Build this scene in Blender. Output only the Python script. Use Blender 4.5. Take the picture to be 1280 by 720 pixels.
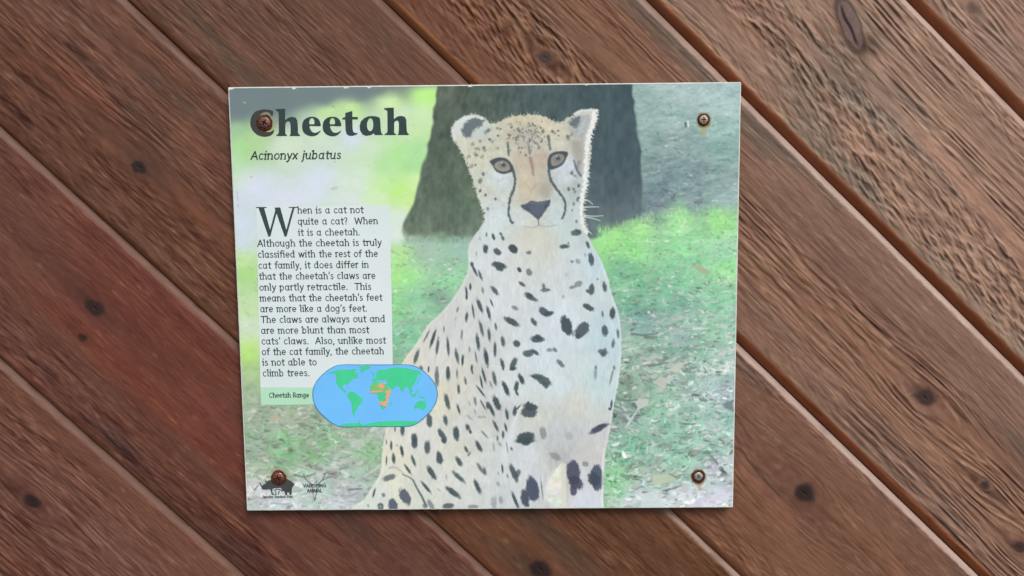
import bpy, math
import numpy as np

# ------------------------------------------------------------------ camera, light, exposure
for o in list(bpy.data.objects):
    bpy.data.objects.remove(o)
SC = bpy.context.scene
COL = SC.collection
W = 0.53                                   # width of the sign, metres
Z0 = 1.75                                  # height of its top edge above the ground
FPX = 1250.0                               # focal length in pixels of a 1280 px wide picture
CORN = [(285, 109), (926.5, 102.5), (916.5, 634.5), (309, 638.5)]   # corners of the sign as measured


def solve_pose():
    A = []
    for (u, v), (x, y) in zip([(0, 0), (1, 0), (1, 1), (0, 1)], CORN):
        A.append([u, v, 1, 0, 0, 0, -x * u, -x * v, -x])
        A.append([0, 0, 0, u, v, 1, -y * u, -y * v, -y])
    H1 = np.linalg.svd(np.array(A, float))[2][-1].reshape(3, 3)
    H1 /= H1[2, 2]
    Ki = np.linalg.inv(np.array([[FPX, 0, 640], [0, FPX, 360], [0, 0, 1.]]))
    Bm = Ki @ H1
    na = np.linalg.norm(Bm[:, 0])
    h = W * np.linalg.norm(Bm[:, 1]) / na
    r1 = Bm[:, 0] / na
    r2 = Bm[:, 1] - r1 * (r1 @ Bm[:, 1])
    r2 /= np.linalg.norm(r2)
    R = np.stack([r1, r2, np.cross(r1, r2)], 1)
    t = Bm[:, 2] / (na / W)
    return R, t, h


RM, TV, H = solve_pose()                   # sign frame: x right, y down, z into the wall
CAMP = -RM.T @ TV


def at(x, y, depth=0.0):
    """a measured point of the picture -> metres on the plane `depth` behind the face of the sign"""
    d = RM.T @ np.array([(x - 640) / FPX, (y - 360) / FPX, 1.0])
    s = (depth - CAMP[2]) / d[2]
    p = CAMP + s * d
    return np.array([p[0], p[1]])


def seen(bx, by, bz=0.0):
    q0 = RM[0, 0] * bx + RM[0, 1] * by + RM[0, 2] * bz + TV[0]
    q1 = RM[1, 0] * bx + RM[1, 1] * by + RM[1, 2] * bz + TV[1]
    q2 = RM[2, 0] * bx + RM[2, 1] * by + RM[2, 2] * bz + TV[2]
    return 640 + FPX * q0 / q2, 360 + FPX * q1 / q2


def bl(bx, by, bz):                        # sign frame -> world
    return (bx - W / 2, bz, Z0 - by)


from mathutils import Matrix, Vector
cam_d = bpy.data.cameras.new('camera')
cam = bpy.data.objects.new('camera', cam_d)
COL.objects.link(cam)
cam_d.sensor_width = 36
cam_d.lens = FPX / 1280 * 36
cam_d.clip_start = 0.02
cam_d.clip_end = 200
tw = lambda v: Vector((v[0], v[2], -v[1]))
cx_, cy_, cz_ = tw(RM[0]), -tw(RM[1]), -tw(RM[2])
m = Matrix.Identity(4)
for i in range(3):
    m[i][0], m[i][1], m[i][2] = cx_[i], cy_[i], cz_[i]
cp = bl(*CAMP)
m[0][3], m[1][3], m[2][3] = cp
cam.matrix_world = m
SC.camera = cam

SUN_TO = Vector((0.30, -0.62, 0.80)).normalized()
elev = math.asin(SUN_TO.z)
azim = math.atan2(SUN_TO.x, SUN_TO.y)
world = bpy.data.worlds.new('World')
SC.world = world
world.use_nodes = True
nt = world.node_tree
sky = nt.nodes.new('ShaderNodeTexSky')
sky.sky_type = 'NISHITA'
sky.sun_disc = False
sky.sun_elevation = elev
sky.sun_rotation = azim
sky.air_density = 1.0
sky.dust_density = 4.0
sky.ozone_density = 0.6
bg = nt.nodes['Background']
bg.inputs['Strength'].default_value = 0.13
nt.links.new(sky.outputs['Color'], bg.inputs['Color'])
sun_d = bpy.data.lights.new('sun', 'SUN')
sun_d.energy = 1.5
sun_d.angle = math.radians(24)
sun_d.color = (1.0, 0.95, 0.88)
sun = bpy.data.objects.new('sun', sun_d)
COL.objects.link(sun)
sun.rotation_euler = (-SUN_TO).to_track_quat('-Z', 'Y').to_euler()
SC.view_settings.view_transform = 'Standard'
SC.view_settings.look = 'None'
SC.view_settings.gamma = 1
SC.view_settings.use_curve_mapping = False
SC.view_settings.exposure = 0.36
SC.cycles.filter_width = 1.5

# ------------------------------------------------------------------ helpers
RNG = np.random.default_rng(7)
TAB = np.random.default_rng(11).random((256, 256)).astype(np.float32)


def vn(x, y, seed=0):
    """smooth value noise in -1..1"""
    x = np.asarray(x, np.float32) + np.float32(seed * 17.37)
    y = np.asarray(y, np.float32) + np.float32(seed * 9.71)
    xi = np.floor(x).astype(np.int32)
    yi = np.floor(y).astype(np.int32)
    fx = x - xi
    fy = y - yi
    fx = fx * fx * (3 - 2 * fx)
    fy = fy * fy * (3 - 2 * fy)
    x0 = xi & 255
    x1 = (xi + 1) & 255
    y0 = yi & 255
    y1 = (yi + 1) & 255
    a = TAB[y0, x0] * (1 - fx) + TAB[y0, x1] * fx
    b = TAB[y1, x0] * (1 - fx) + TAB[y1, x1] * fx
    return 2 * (a * (1 - fy) + b * fy) - 1


def fbm(x, y, seed=0, n=3):
    s = 0
    a = 1.0
    t = 0
    for i in range(n):
        s = s + a * vn(np.asarray(x) * 2 ** i, np.asarray(y) * 2 ** i, seed + i * 3)
        t += a
        a *= 0.55
    return s / t


def sst(a, b, x):
    t = np.clip((x - a) / (b - a), 0, 1)
    return t * t * (3 - 2 * t)


def lin(c):
    c = np.clip(np.asarray(c, np.float32) / 255.0, 0, 1)
    return np.where(c <= 0.04045, c / 12.92, ((c + 0.055) / 1.055) ** 2.4)


def link(name, me, parent=None, mat=None):
    o = bpy.data.objects.new(name, me)
    COL.objects.link(o)
    if parent is not None:
        o.parent = parent
        o.matrix_parent_inverse = Matrix.Translation(-parent.location)
    if mat is not None:
        me.materials.append(mat)
    return o


def quads_mesh(name, verts, quads, cols=None, smooth=False):
    me = bpy.data.meshes.new(name)
    nv, nq = len(verts), len(quads)
    me.vertices.add(nv)
    me.vertices.foreach_set('co', np.ascontiguousarray(verts, np.float32).ravel())
    me.loops.add(nq * 4)
    me.loops.foreach_set('vertex_index', np.ascontiguousarray(quads, np.int32).ravel())
    me.polygons.add(nq)
    me.polygons.foreach_set('loop_start', np.arange(0, nq * 4, 4, dtype=np.int32))
    me.polygons.foreach_set('use_smooth', np.full(nq, smooth, bool))
    if cols is not None:
        at_ = me.color_attributes.new('paint', 'FLOAT_COLOR', 'POINT')
        c4 = np.ones((nv, 4), np.float32)
        c4[:, :3] = cols
        at_.data.foreach_set('color', c4.ravel())
    me.update(calc_edges=True)
    return me


def poly_mesh(name, verts, faces):
    me = bpy.data.meshes.new(name)
    me.from_pydata([tuple(v) for v in verts], [], [tuple(f) for f in faces])
    me.update()
    return me


def mat_paint(name, rough, spec=0.5, amount=0.10, scale=900.0, rough_var=0.0, bump=0.0, bump_scale=600.0):
    """surface coloured by its own colour layer, broken up by a fine noise"""
    mt = bpy.data.materials.new(name)
    mt.use_nodes = True
    n = mt.node_tree
    b = n.nodes['Principled BSDF']
    a = n.nodes.new('ShaderNodeVertexColor')
    a.layer_name = 'paint'
    tc = n.nodes.new('ShaderNodeTexCoord')
    no = n.nodes.new('ShaderNodeTexNoise')
    no.inputs['Scale'].default_value = scale
    no.inputs['Detail'].default_value = 3
    n.links.new(tc.outputs['Object'], no.inputs['Vector'])
    mr = n.nodes.new('ShaderNodeMapRange')
    mr.inputs['To Min'].default_value = 1 - amount
    mr.inputs['To Max'].default_value = 1 + amount
    n.links.new(no.outputs['Fac'], mr.inputs['Value'])
    mx = n.nodes.new('ShaderNodeMix')
    mx.data_type = 'RGBA'
    mx.blend_type = 'MULTIPLY'
    mx.inputs['Factor'].default_value = 1
    n.links.new(a.outputs['Color'], mx.inputs['A'])
    n.links.new(mr.outputs['Result'], mx.inputs['B'])
    n.links.new(mx.outputs['Result'], b.inputs['Base Color'])
    b.inputs['Roughness'].default_value = rough
    b.inputs['Specular IOR Level'].default_value = spec
    if rough_var:
        m2 = n.nodes.new('ShaderNodeMapRange')
        m2.inputs['To Min'].default_value = rough - rough_var
        m2.inputs['To Max'].default_value = rough + rough_var
        n.links.new(no.outputs['Fac'], m2.inputs['Value'])
        n.links.new(m2.outputs['Result'], b.inputs['Roughness'])
    if bump:
        n2 = n.nodes.new('ShaderNodeTexNoise')
        n2.inputs['Scale'].default_value = bump_scale
        n2.inputs['Detail'].default_value = 4
        n.links.new(tc.outputs['Object'], n2.inputs['Vector'])
        bp = n.nodes.new('ShaderNodeBump')
        bp.inputs['Strength'].default_value = bump
        bp.inputs['Distance'].default_value = 0.001
        n.links.new(n2.outputs['Fac'], bp.inputs['Height'])
        n.links.new(bp.outputs['Normal'], b.inputs['Normal'])
    return mt


def mat_flat(name, rgb, rough=0.45, var=0.12, scale=250.0, metal=0.0, rgb2=None):
    mt = bpy.data.materials.new(name)
    mt.use_nodes = True
    n = mt.node_tree
    b = n.nodes['Principled BSDF']
    tc = n.nodes.new('ShaderNodeTexCoord')
    no = n.nodes.new('ShaderNodeTexNoise')
    no.inputs['Scale'].default_value = scale
    no.inputs['Detail'].default_value = 5
    n.links.new(tc.outputs['Object'], no.inputs['Vector'])
    cr = n.nodes.new('ShaderNodeValToRGB')
    c = lin(rgb)
    c2 = lin(rgb2) if rgb2 is not None else c
    cr.color_ramp.elements[0].position = 0.32
    cr.color_ramp.elements[1].position = 0.68
    cr.color_ramp.elements[0].color = (*[float(v) * (1 - var) for v in c], 1)
    cr.color_ramp.elements[1].color = (*[min(1, float(v) * (1 + var)) for v in c2], 1)
    n.links.new(no.outputs['Fac'], cr.inputs['Fac'])
    n.links.new(cr.outputs['Color'], b.inputs['Base Color'])
    b.inputs['Roughness'].default_value = rough
    if rough > .4 and metal == 0:
        b.inputs['Specular IOR Level'].default_value = .15
    b.inputs['Metallic'].default_value = metal
    return mt


def tag(o, label=None, cat=None, group=None, kind=None):
    for k, v in (('label', label), ('category', cat), ('group', group), ('kind', kind)):
        if v:
            o[k] = v


# ------------------------------------------------------------------ the plank wall (one mesh)
WALL = 0.0098                               # the face of the planks lies this far behind the face of the sign
ANG = math.radians(44.2)
EU = np.array([math.cos(ANG), math.sin(ANG)])        # along a plank (right and down)
EV = np.array([math.sin(ANG), -math.cos(ANG)])       # across (right and up)
cor = [at(x, y, WALL) for x, y in ((0, 0), (1280, 0), (1280, 720), (0, 720))]
X0, X1 = min(c[0] for c in cor) - 0.16, max(c[0] for c in cor) + 0.16
Y0, Y1 = min(c[1] for c in cor) - 0.16, max(c[1] for c in cor) + 0.16
SEAM_PX = [((4, 450), (307, 720)), ((0, 156), (298, 429)), ((157, 0), (284, 113)), ((478, 0), (588, 105)),
           ((810, 0), (1280, 471)), ((1136, 0), (1280, 151))]
SEAM = [float(np.mean([at(*p, WALL + 0.004) @ EV for p in ab])) for ab in SEAM_PX]
sp = (SEAM[-1] - SEAM[0]) / 5
SEAM = [SEAM[0] - 3 * sp, SEAM[0] - 2 * sp, SEAM[0] - sp] + SEAM + [SEAM[-1] + sp, SEAM[-1] + 2 * sp, SEAM[-1] + 3 * sp]
# knots: x, y in the picture, radius (mm) across, stretch along, darkness, tilt of the stretch
KNOT_PX = [(174, 209, 5.0, 1.3, .75), (118, 385, 6.5, 1.6, .55), (103, 422, 3.5, 1.3, .45), (40, 626, 5.5, 1.4, .55),
           (681, 72, 4.5, 1.1, .8),  (1156, 497, 6.5, 1.2, .75), (1006, 617, 7.5, 1.5, .6),
           (1231, 607, 3.5, 1.2, .6), (1274, 684, 4.5, 1.3, .7), (676, 712, 8.0, 1.3, .62), (62, 212, 2.0, 1.2, .3),
           (1215, 10, 4, 1.2, .3)]
KNOT = []
for x, y, r, st, dk in KNOT_PX:
    p = at(x, y, WALL)
    KNOT.append((float(p @ EU), float(p @ EV), r * 1.3e-3, st, min(.95, dk * 1.25)))
_b = at(1063, 32, WALL)
BIGK = (float(_b @ EU), float(_b @ EV))
RIB = []
for xa, ya, xb, yb, wd in ((965, 15, 1062, 112, 8), (1075, 100, 1205, 222, 9), (1205, 222, 1300, 345, 11), (1000, 368, 1130, 480, 9), (1160, 505, 1260, 580, 10), (925, 578, 990, 655, 9),
                           (20, 60, 160, 195, 9), (90, 130, 330, 330, 6), (230, 480, 320, 570, 9), (700, 30, 790, 100, 9)):
    p, q = at(xa, ya, WALL), at(xb, yb, WALL)
    RIB.append((float(p @ EU), float(p @ EV), float(q @ EU), float(q @ EV), wd * 0.83e-3))
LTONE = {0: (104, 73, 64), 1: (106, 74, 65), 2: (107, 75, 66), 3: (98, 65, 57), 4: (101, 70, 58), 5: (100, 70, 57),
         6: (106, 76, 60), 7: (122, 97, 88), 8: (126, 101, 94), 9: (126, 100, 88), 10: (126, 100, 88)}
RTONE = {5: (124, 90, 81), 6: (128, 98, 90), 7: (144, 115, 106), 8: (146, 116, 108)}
ROUGHN = {0: .45, 1: .45, 2: .5, 3: .32, 4: .38, 5: .55, 6: .92, 7: 1.0, 8: 1.0, 9: 1.0, 10: 1.0}
BO, BD = 0.0100, 0.0085                     # lower-left bevel of a plank: width, depth
BL_, BLD = 0.0080, 0.0066                   # upper-right bevel
GAP = 0.0009


def plank(i):
    c0, c1 = SEAM[i] + GAP / 2, SEAM[i + 1] - GAP / 2
    w = c1 - c0
    vs = np.concatenate([[0, 0], np.linspace(0.0006, BO + 0.001, 9), np.arange(BO + 0.0021, w - BL_ - 0.0015, 0.00072),
                         np.linspace(w - BL_ - 0.001, w - 0.0006, 8), [w, w]])
    cc = c0 + vs
    # run of each line inside the wall's rectangle
    ux, uy, vx, vy = EU[0], EU[1], EV[0], EV[1]
    lo = np.maximum((X0 - cc * vx) / ux, (Y0 - cc * vy) / uy)
    hi = np.minimum((X1 - cc * vx) / ux, (Y1 - cc * vy) / uy)
    if (hi - lo).max() < 0.01:
        return None
    hi = np.maximum(hi, lo + 1e-4)
    n = int((hi - lo).max() / 0.00125) + 2
    t = np.linspace(0, 1, n)
    U = (lo[:, None] + (hi - lo)[:, None] * t[None, :]).astype(np.float32)
    V = np.repeat(vs[:, None], n, 1).astype(np.float32)
    C = np.repeat(cc[:, None], n, 1).astype(np.float32)
    sd = 31 + i * 13
    rough = ROUGHN[i]
    # grain bent round the knots
    Vw = V + 0.0035 * vn(U * 5, V * 9, sd) + 0.0012 * vn(U * 18, V * 30, sd + 1)
    kn = np.zeros_like(U)
    halo = np.zeros_like(U)
    flat = np.zeros_like(U)
    crack = np.zeros_like(U)
    for ku, kc, r, st, dk in KNOT:
        if not (c0 - 0.03 < kc < c1 + 0.03):
            continue
        du, dv = U - ku, C - kc
        Rr = r * 3.2
        g = np.exp(-(du / (Rr * 2.6)) ** 2 - (dv / Rr) ** 2)
        Vw = Vw - dv * g * 0.75
        wob = 1 + .25 * vn(du / r * .9, dv / r * .9, sd + 5) + .12 * vn(du / r * 2.5, dv / r * 2.5, sd + 6)
        d = np.sqrt((du / (r * st)) ** 2 + (dv / r) ** 2) * wob
        kn = np.maximum(kn, dk * (1 - sst(.55, 1.25, d)))
        crack = np.maximum(crack, dk * (1 - sst(.1, .35, np.sqrt((du / (r * st)) ** 2 + (dv / (r * .45)) ** 2) * wob)))
        halo = np.maximum(halo, dk * np.exp(-(du / (r * st * 2.6)) ** 2 - (dv / (r * 1.9)) ** 2))
        flat = np.maximum(flat, 1 - sst(1.0, 2.2, d))
    rib = np.zeros_like(U)
    for ua, ca, ub, cb, wd in RIB:
        if max(ca, cb) < c0 or min(ca, cb) > c1:
            continue
        t = np.clip((U - ua) / (ub - ua), 0, 1)
        cl = ca + (cb - ca) * t
        ends = sst(-.15, .12, (U - ua) / (ub - ua)) * (1 - sst(.88, 1.15, (U - ua) / (ub - ua)))
        dr = np.abs(C - cl + .003 * vn(U * 22, U * 0, sd + 51)) / (wd * (1 + .3 * vn(U * 15, U * 0, sd + 52)))
        rib = np.maximum(rib, (1 - sst(.6, 1.25, dr)) * ends)
        flat = np.maximum(flat, .9 * (1 - sst(.6, 1.25, dr)) * ends)
    # broad figure: bands of early and late wood running along, some smooth and some furrowed
    band = fbm(U * 1.6, Vw * 55, sd + 7, 2)
    zone = sst(-.25, .35, fbm(U * 2.2, Vw * 24, sd + 9, 2) + .12)        # 1 = furrowed, 0 = smooth ribbon
    fur = vn(U * (26 if rough < .9 else 13), Vw * 270, sd + 11)
    fur2 = vn(U * 75, Vw * 480, sd + 12)
    Vs = Vw + 0.20 * U if rough > .7 else Vw + 0.05 * U
    chip = vn(Vs * 330, U * 92, sd + 14)
    chip2 = vn(Vs * 560, U * 190, sd + 15)
    fine = vn(U * 150, Vw * 760, sd + 17)
    fur_h = (.55 - np.abs(fur) * 1.5 if rough > .9 else -np.abs(fur) * .9) + .45 * fur2
    chip_h = np.sign(chip) * np.abs(chip) ** .7 * .8 + .45 * chip2
    mixz = sst(-.3, .4, fbm(U * 3.1, Vw * 15, sd + 19, 2)) * (1 if rough > .7 else .55)
    hh = (fur_h * (1 - mixz) + chip_h * mixz)
    hgt = hh * (0.25 + .75 * zone) * rough * 0.00150 + fine * 0.00010
    hgt = hgt * (1 - .85 * flat) - crack * 0.0005
    hgt = hgt + 0.0004 * vn(U * 9, V * 60, sd + 21)
    # edge profile
    BOi, BDi = (.0068, .0048) if i <= 5 else (BO, BD)
    e0 = np.clip((BOi - V) / BOi, 0, 1)
    e1 = np.clip((V - (w - BL_)) / BL_, 0, 1)
    wav = 0.0005 * vn(U * 16, V * 0, sd + 23) + 0.00025 * vn(U * 90, V * 0 + 3, sd + 24)
    prof = BDi * e0 ** 1.9 + BLD * e1 ** 1.6
    ragg = .05 * vn(U * 120, V * 40, sd + 61) + .05 * vn(U * 300, V * 60, sd + 62)
    onb0 = sst(0.0, .2 if i > 5 else .7, e0 + wav * 60 + ragg) * (e0 > 0)
    onb1 = sst(0.0, .3 if i > 4 else .6, e1 + 1.4 * ragg) * (e1 > 0)
    hgt = hgt * (1 - .93 * np.maximum(onb0, onb1)) 
    Z = WALL + prof - hgt + wav
    Z[0] = WALL + 0.0115
    Z[-1] = WALL + 0.0115
    bx = U * ux + C * vx
    by = U * uy + C * vy
    # colour: stain tone, paler and greyer towards the right
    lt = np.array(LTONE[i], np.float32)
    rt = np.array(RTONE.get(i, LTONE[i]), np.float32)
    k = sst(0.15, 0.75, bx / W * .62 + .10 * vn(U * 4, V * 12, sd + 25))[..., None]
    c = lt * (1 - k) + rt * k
    c = c + (band[..., None] * np.array([9, 6, 3])) + vn(U * 3.3, V * 14, sd + 27)[..., None] * np.array([5, 6, 7])
    red = sst(.05, .6, fbm(U * 3.0, V * 20, sd + 29, 2))[..., None]
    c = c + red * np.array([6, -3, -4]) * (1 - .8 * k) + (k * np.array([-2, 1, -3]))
    gry = sst(.1, .6, fbm(U * 5.0, V * 26, sd + 31, 3))[..., None]
    c = c + gry * np.array([-16, -5, -2])
    streak = vn(U * 24, Vw * 240, sd + 33) * .6 + vn(U * 60, Vw * 460, sd + 34) * .8 + vn(U * 150, Vw * 720, sd + 38) * .7
    c = c + (streak * (6 + 5 * zone))[..., None] * np.array([1.1, 1.0, .9])
    dark = sst(.2, .8, vn(U * 34, Vw * 320, sd + 35)) * zone + (.7 * (1 - sst(.05, .3, np.abs(fur))) * 0 if rough > .9 else 0)
    c = c - dark[..., None] * np.array([20, 17, 15]) * (1.15 - .5 * rough)
    rel = np.clip(hh, -1.3, 1.0) * (.35 + .65 * zone) * (1 - flat)
    c = c + (rel * (17 if rough > .7 else 10))[..., None] * np.array([1.15, 1.0, .8])  # furrow shade and ridge light put into the colour, following the relief
    lightf = sst(.62, .95, vn(U * 65, Vw * 480, sd + 37)) * (1 - flat)
    c = c + lightf[..., None] * np.array([17, 16, 14])
    c = c * (1 - .16 * halo)[..., None] + halo[..., None] * np.array([2, 0, 3])
    if BIGK is not None and c0 < BIGK[1] < c1:
        du, dv = U - BIGK[0], C - BIGK[1]
        ca_, sa_ = math.cos(.38), math.sin(.38)
        a1, a2 = (du * ca_ - dv * sa_) / .026, (du * sa_ + dv * ca_) / .0085
        dd = np.sqrt(a1 ** 2 + a2 ** 2) + .10 * vn(U * 130, C * 130, 77)
        rg = np.exp(-((dd - 1.1) / .22) ** 2)
        c = c * (1 - .42 * rg)[..., None]
        ins_ = 1 - sst(.8, 1.1, dd)
        c = c * (1 - ins_[..., None]) + (np.array([112, 92, 94]) + (vn(U * 500, C * 220, 78) * 7)[..., None]) * ins_[..., None]
        ck = np.exp(-((a2 + .28 + .22 * vn(U * 70, U * 0, 79)) / .16) ** 2) * (1 - sst(.62, 1.0, np.abs(a1)))
        c = c * (1 - .55 * ck)[..., None]
        bk = np.exp(-(((du - .030) * ca_ - dv * sa_) / .012) ** 2 - (((du - .030) * sa_ + dv * ca_) / .009) ** 2)
        c = c * (1 - .35 * bk)[..., None]
        fl2 = 1 - sst(1.2, 1.7, dd)
        Z = Z + (hgt * fl2 - .0009 * fl2 * np.sqrt(np.clip(1 - (dd / 1.7) ** 2, 0, 1)) + .0012 * ck).astype(np.float32)
    c = c + rib[..., None] * np.array([9, 5, 5])
    kc_ = np.array([40, 34, 35], np.float32) if rough < .7 else np.array([60, 48, 49], np.float32)
    kn = np.clip(kn * 1.12, 0, .9)
    c = c * (1 - kn)[..., None] + kc_ * kn[..., None]
    c = c * (1 - .3 * crack)[..., None]
    # planed bevels: fresh orange stain on the sheltered one, pale sky light painted into the other
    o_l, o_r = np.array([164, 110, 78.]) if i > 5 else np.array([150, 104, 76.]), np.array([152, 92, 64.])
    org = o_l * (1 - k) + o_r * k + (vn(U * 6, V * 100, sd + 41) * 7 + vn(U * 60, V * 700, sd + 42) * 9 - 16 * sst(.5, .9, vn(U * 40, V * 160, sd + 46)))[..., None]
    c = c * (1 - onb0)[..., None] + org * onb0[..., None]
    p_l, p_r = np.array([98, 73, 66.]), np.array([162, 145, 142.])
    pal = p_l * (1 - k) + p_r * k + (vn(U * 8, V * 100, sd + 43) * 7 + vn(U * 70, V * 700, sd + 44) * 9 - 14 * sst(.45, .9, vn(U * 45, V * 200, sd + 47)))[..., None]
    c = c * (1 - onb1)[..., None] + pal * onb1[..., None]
    c[0] = (40, 22, 14)
    c[-1] = (40, 24, 18)
    vert = np.stack([bx - W / 2, Z, Z0 - by], -1).reshape(-1, 3)
    nr = len(vs)
    idx = np.arange(nr * n).reshape(nr, n)
    q = np.stack([idx[:-1, :-1], idx[:-1, 1:], idx[1:, 1:], idx[1:, :-1]], -1).reshape(-1, 4)
    return vert, q, np.maximum(lin(np.clip(c, 12, 250)) * np.array([.97, .94, .86], np.float32) - .008, .003).reshape(-1, 3)


VV, QQ, CC_ = [], [], []
off = 0
for i in range(len(SEAM) - 1):
    r = plank(i)
    if r is None:
        continue
    VV.append(r[0])
    QQ.append(r[1] + off)
    CC_.append(r[2])
    off += len(r[0])
# the sheathing the planks are nailed to
d0, d1 = WALL + 0.0112, WALL + 0.035
bxv = [bl(x, y, z) for z in (d0, d1) for x, y in ((X0, Y0), (X1, Y0), (X1, Y1), (X0, Y1))]
VV.append(np.array(bxv))
QQ.append(np.array([[0, 3, 2, 1], [4, 5, 6, 7], [0, 1, 5, 4], [1, 2, 6, 5], [2, 3, 7, 6], [3, 0, 4, 7]]) + off)
CC_.append(np.tile(lin((36, 22, 16)), (8, 1)))
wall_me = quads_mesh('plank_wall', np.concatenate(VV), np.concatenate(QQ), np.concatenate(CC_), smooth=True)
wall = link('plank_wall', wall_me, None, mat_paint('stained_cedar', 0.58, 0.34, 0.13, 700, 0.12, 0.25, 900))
tag(wall, 'reddish brown wall of diagonal stained wooden planks with knots and grooves behind the sign', 'wall')

# ------------------------------------------------------------------ the printed picture
S = 1.5
NX, NY = int(641 * S), int(641 * S * H / W)
INS = 0.0011                                 # bare rim round the print
gx = np.linspace(INS, W - INS, NX)
gy = np.linspace(INS, H - INS, NY)
BX, BY = np.meshgrid(gx, gy)
PX, PY = seen(BX, BY)
PX = PX.astype(np.float32)
PY = PY.astype(np.float32)


def win(x0, y0, x1, y1):
    """slice of the print covering a measured box"""
    cs = [at(x, y) for x in (x0, x1) for y in (y0, y1)]
    i0 = np.searchsorted(gx, min(c[0] for c in cs))
    i1 = np.searchsorted(gx, max(c[0] for c in cs)) + 1
    j0 = np.searchsorted(gy, min(c[1] for c in cs))
    j1 = np.searchsorted(gy, max(c[1] for c in cs)) + 1
    return slice(max(0, j0), min(NY, j1)), slice(max(0, i0), min(NX, i1))


def sd_poly(P, x, y):
    """signed distance to a polygon, positive inside"""
    P = np.asarray(P, np.float32)
    d = np.full(x.shape, 1e9, np.float32)
    ins = np.zeros(x.shape, bool)
    for a, b in zip(P, np.roll(P, -1, 0)):
        e = b - a
        L = float(e @ e) + 1e-9
        t = np.clip(((x - a[0]) * e[0] + (y - a[1]) * e[1]) / L, 0, 1)
        dx, dy = x - a[0] - t * e[0], y - a[1] - t * e[1]
        d = np.minimum(d, dx * dx + dy * dy)
        if abs(e[1]) > 1e-6:
            ins ^= ((a[1] > y) != (b[1] > y)) & (x < a[0] + (y - a[1]) * e[0] / e[1])
    d = np.sqrt(d)
    return np.where(ins, d, -d)


def sd_line(P, x, y, r0, r1=None):
    """signed distance to a chain of capsules whose radius runs from r0 to r1"""
    r1 = r0 if r1 is None else r1
    P = np.asarray(P, np.float32)
    best = np.full(x.shape, -1e9, np.float32)
    n = max(1, len(P) - 1)
    for i in range(n):
        a, b = P[i], P[min(i + 1, len(P) - 1)]
        e = b - a
        L = float(e @ e) + 1e-9
        t = np.clip(((x - a[0]) * e[0] + (y - a[1]) * e[1]) / L, 0, 1)
        d = np.hypot(x - a[0] - t * e[0], y - a[1] - t * e[1])
        rr = r0 + (r1 - r0) * (i + t) / n
        best = np.maximum(best, rr - d)
    return best


def smooth_closed(P, k=3):
    P = np.asarray(P, float)
    out = []
    n = len(P)
    for i in range(n):
        p0, p1, p2, p3 = P[i - 1], P[i], P[(i + 1) % n], P[(i + 2) % n]
        for j in range(k):
            t = j / k
            out.append(.5 * ((2 * p1) + (p2 - p0) * t + (2 * p0 - 5 * p1 + 4 * p2 - p3) * t * t + (3 * p1 - p0 - 3 * p2 + p3) * t ** 3))
    return np.array(out)


def smooth_open(P, k=4):
    P = np.asarray(P, float)
    if len(P) < 3:
        return P
    Q = np.vstack([2 * P[0] - P[1], P, 2 * P[-1] - P[-2]])
    out = []
    for i in range(1, len(Q) - 2):
        p0, p1, p2, p3 = Q[i - 1], Q[i], Q[i + 1], Q[i + 2]
        for j in range(k):
            t = j / k
            out.append(.5 * ((2 * p1) + (p2 - p0) * t + (2 * p0 - 5 * p1 + 4 * p2 - p3) * t * t + (3 * p1 - p0 - 3 * p2 + p3) * t ** 3))
    out.append(P[-1])
    return np.array(out)


def lay(sl, mask, col, a=1.0):
    col = np.asarray(col, np.float32)
    mm = (mask * a)[..., None]
    IMG[sl] = IMG[sl] * (1 - mm) + col * mm


def put_poly(P, col, soft=1.0, a=1.0, rough=0.0, rs=3.0, seed=1, clip=None):
    P = np.asarray(P, float)
    sl = win(P[:, 0].min() - 6, P[:, 1].min() - 6, P[:, 0].max() + 6, P[:, 1].max() + 6)
    x, y = PX[sl], PY[sl]
    d = sd_poly(P, x, y)
    if rough:
        d = d + rough * vn(x / rs, y / rs, seed)
    mk = sst(-soft, soft, d)
    if clip is not None:
        mk = mk * clip[sl]
    lay(sl, mk, col, a)
    return sl, mk


def put_line(P, col, r0, r1=None, soft=.8, a=1.0, clip=None, rough=0.0, rs=3.0, seed=1):
    P = np.asarray(P, float)
    mr = max(r0, r1 or 0) + soft + 2 + rough
    sl = win(P[:, 0].min() - mr, P[:, 1].min() - mr, P[:, 0].max() + mr, P[:, 1].max() + mr)
    if sl[0].stop <= sl[0].start or sl[1].stop <= sl[1].start:
        return
    x, y = PX[sl], PY[sl]
    d = sd_line(P, x, y, r0, r1)
    if rough:
        d = d + rough * vn(x / rs, y / rs, seed)
    mk = sst(-soft, soft, d)
    if clip is not None:
        mk = mk * clip[sl]
    lay(sl, mk, col, a)


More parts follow.
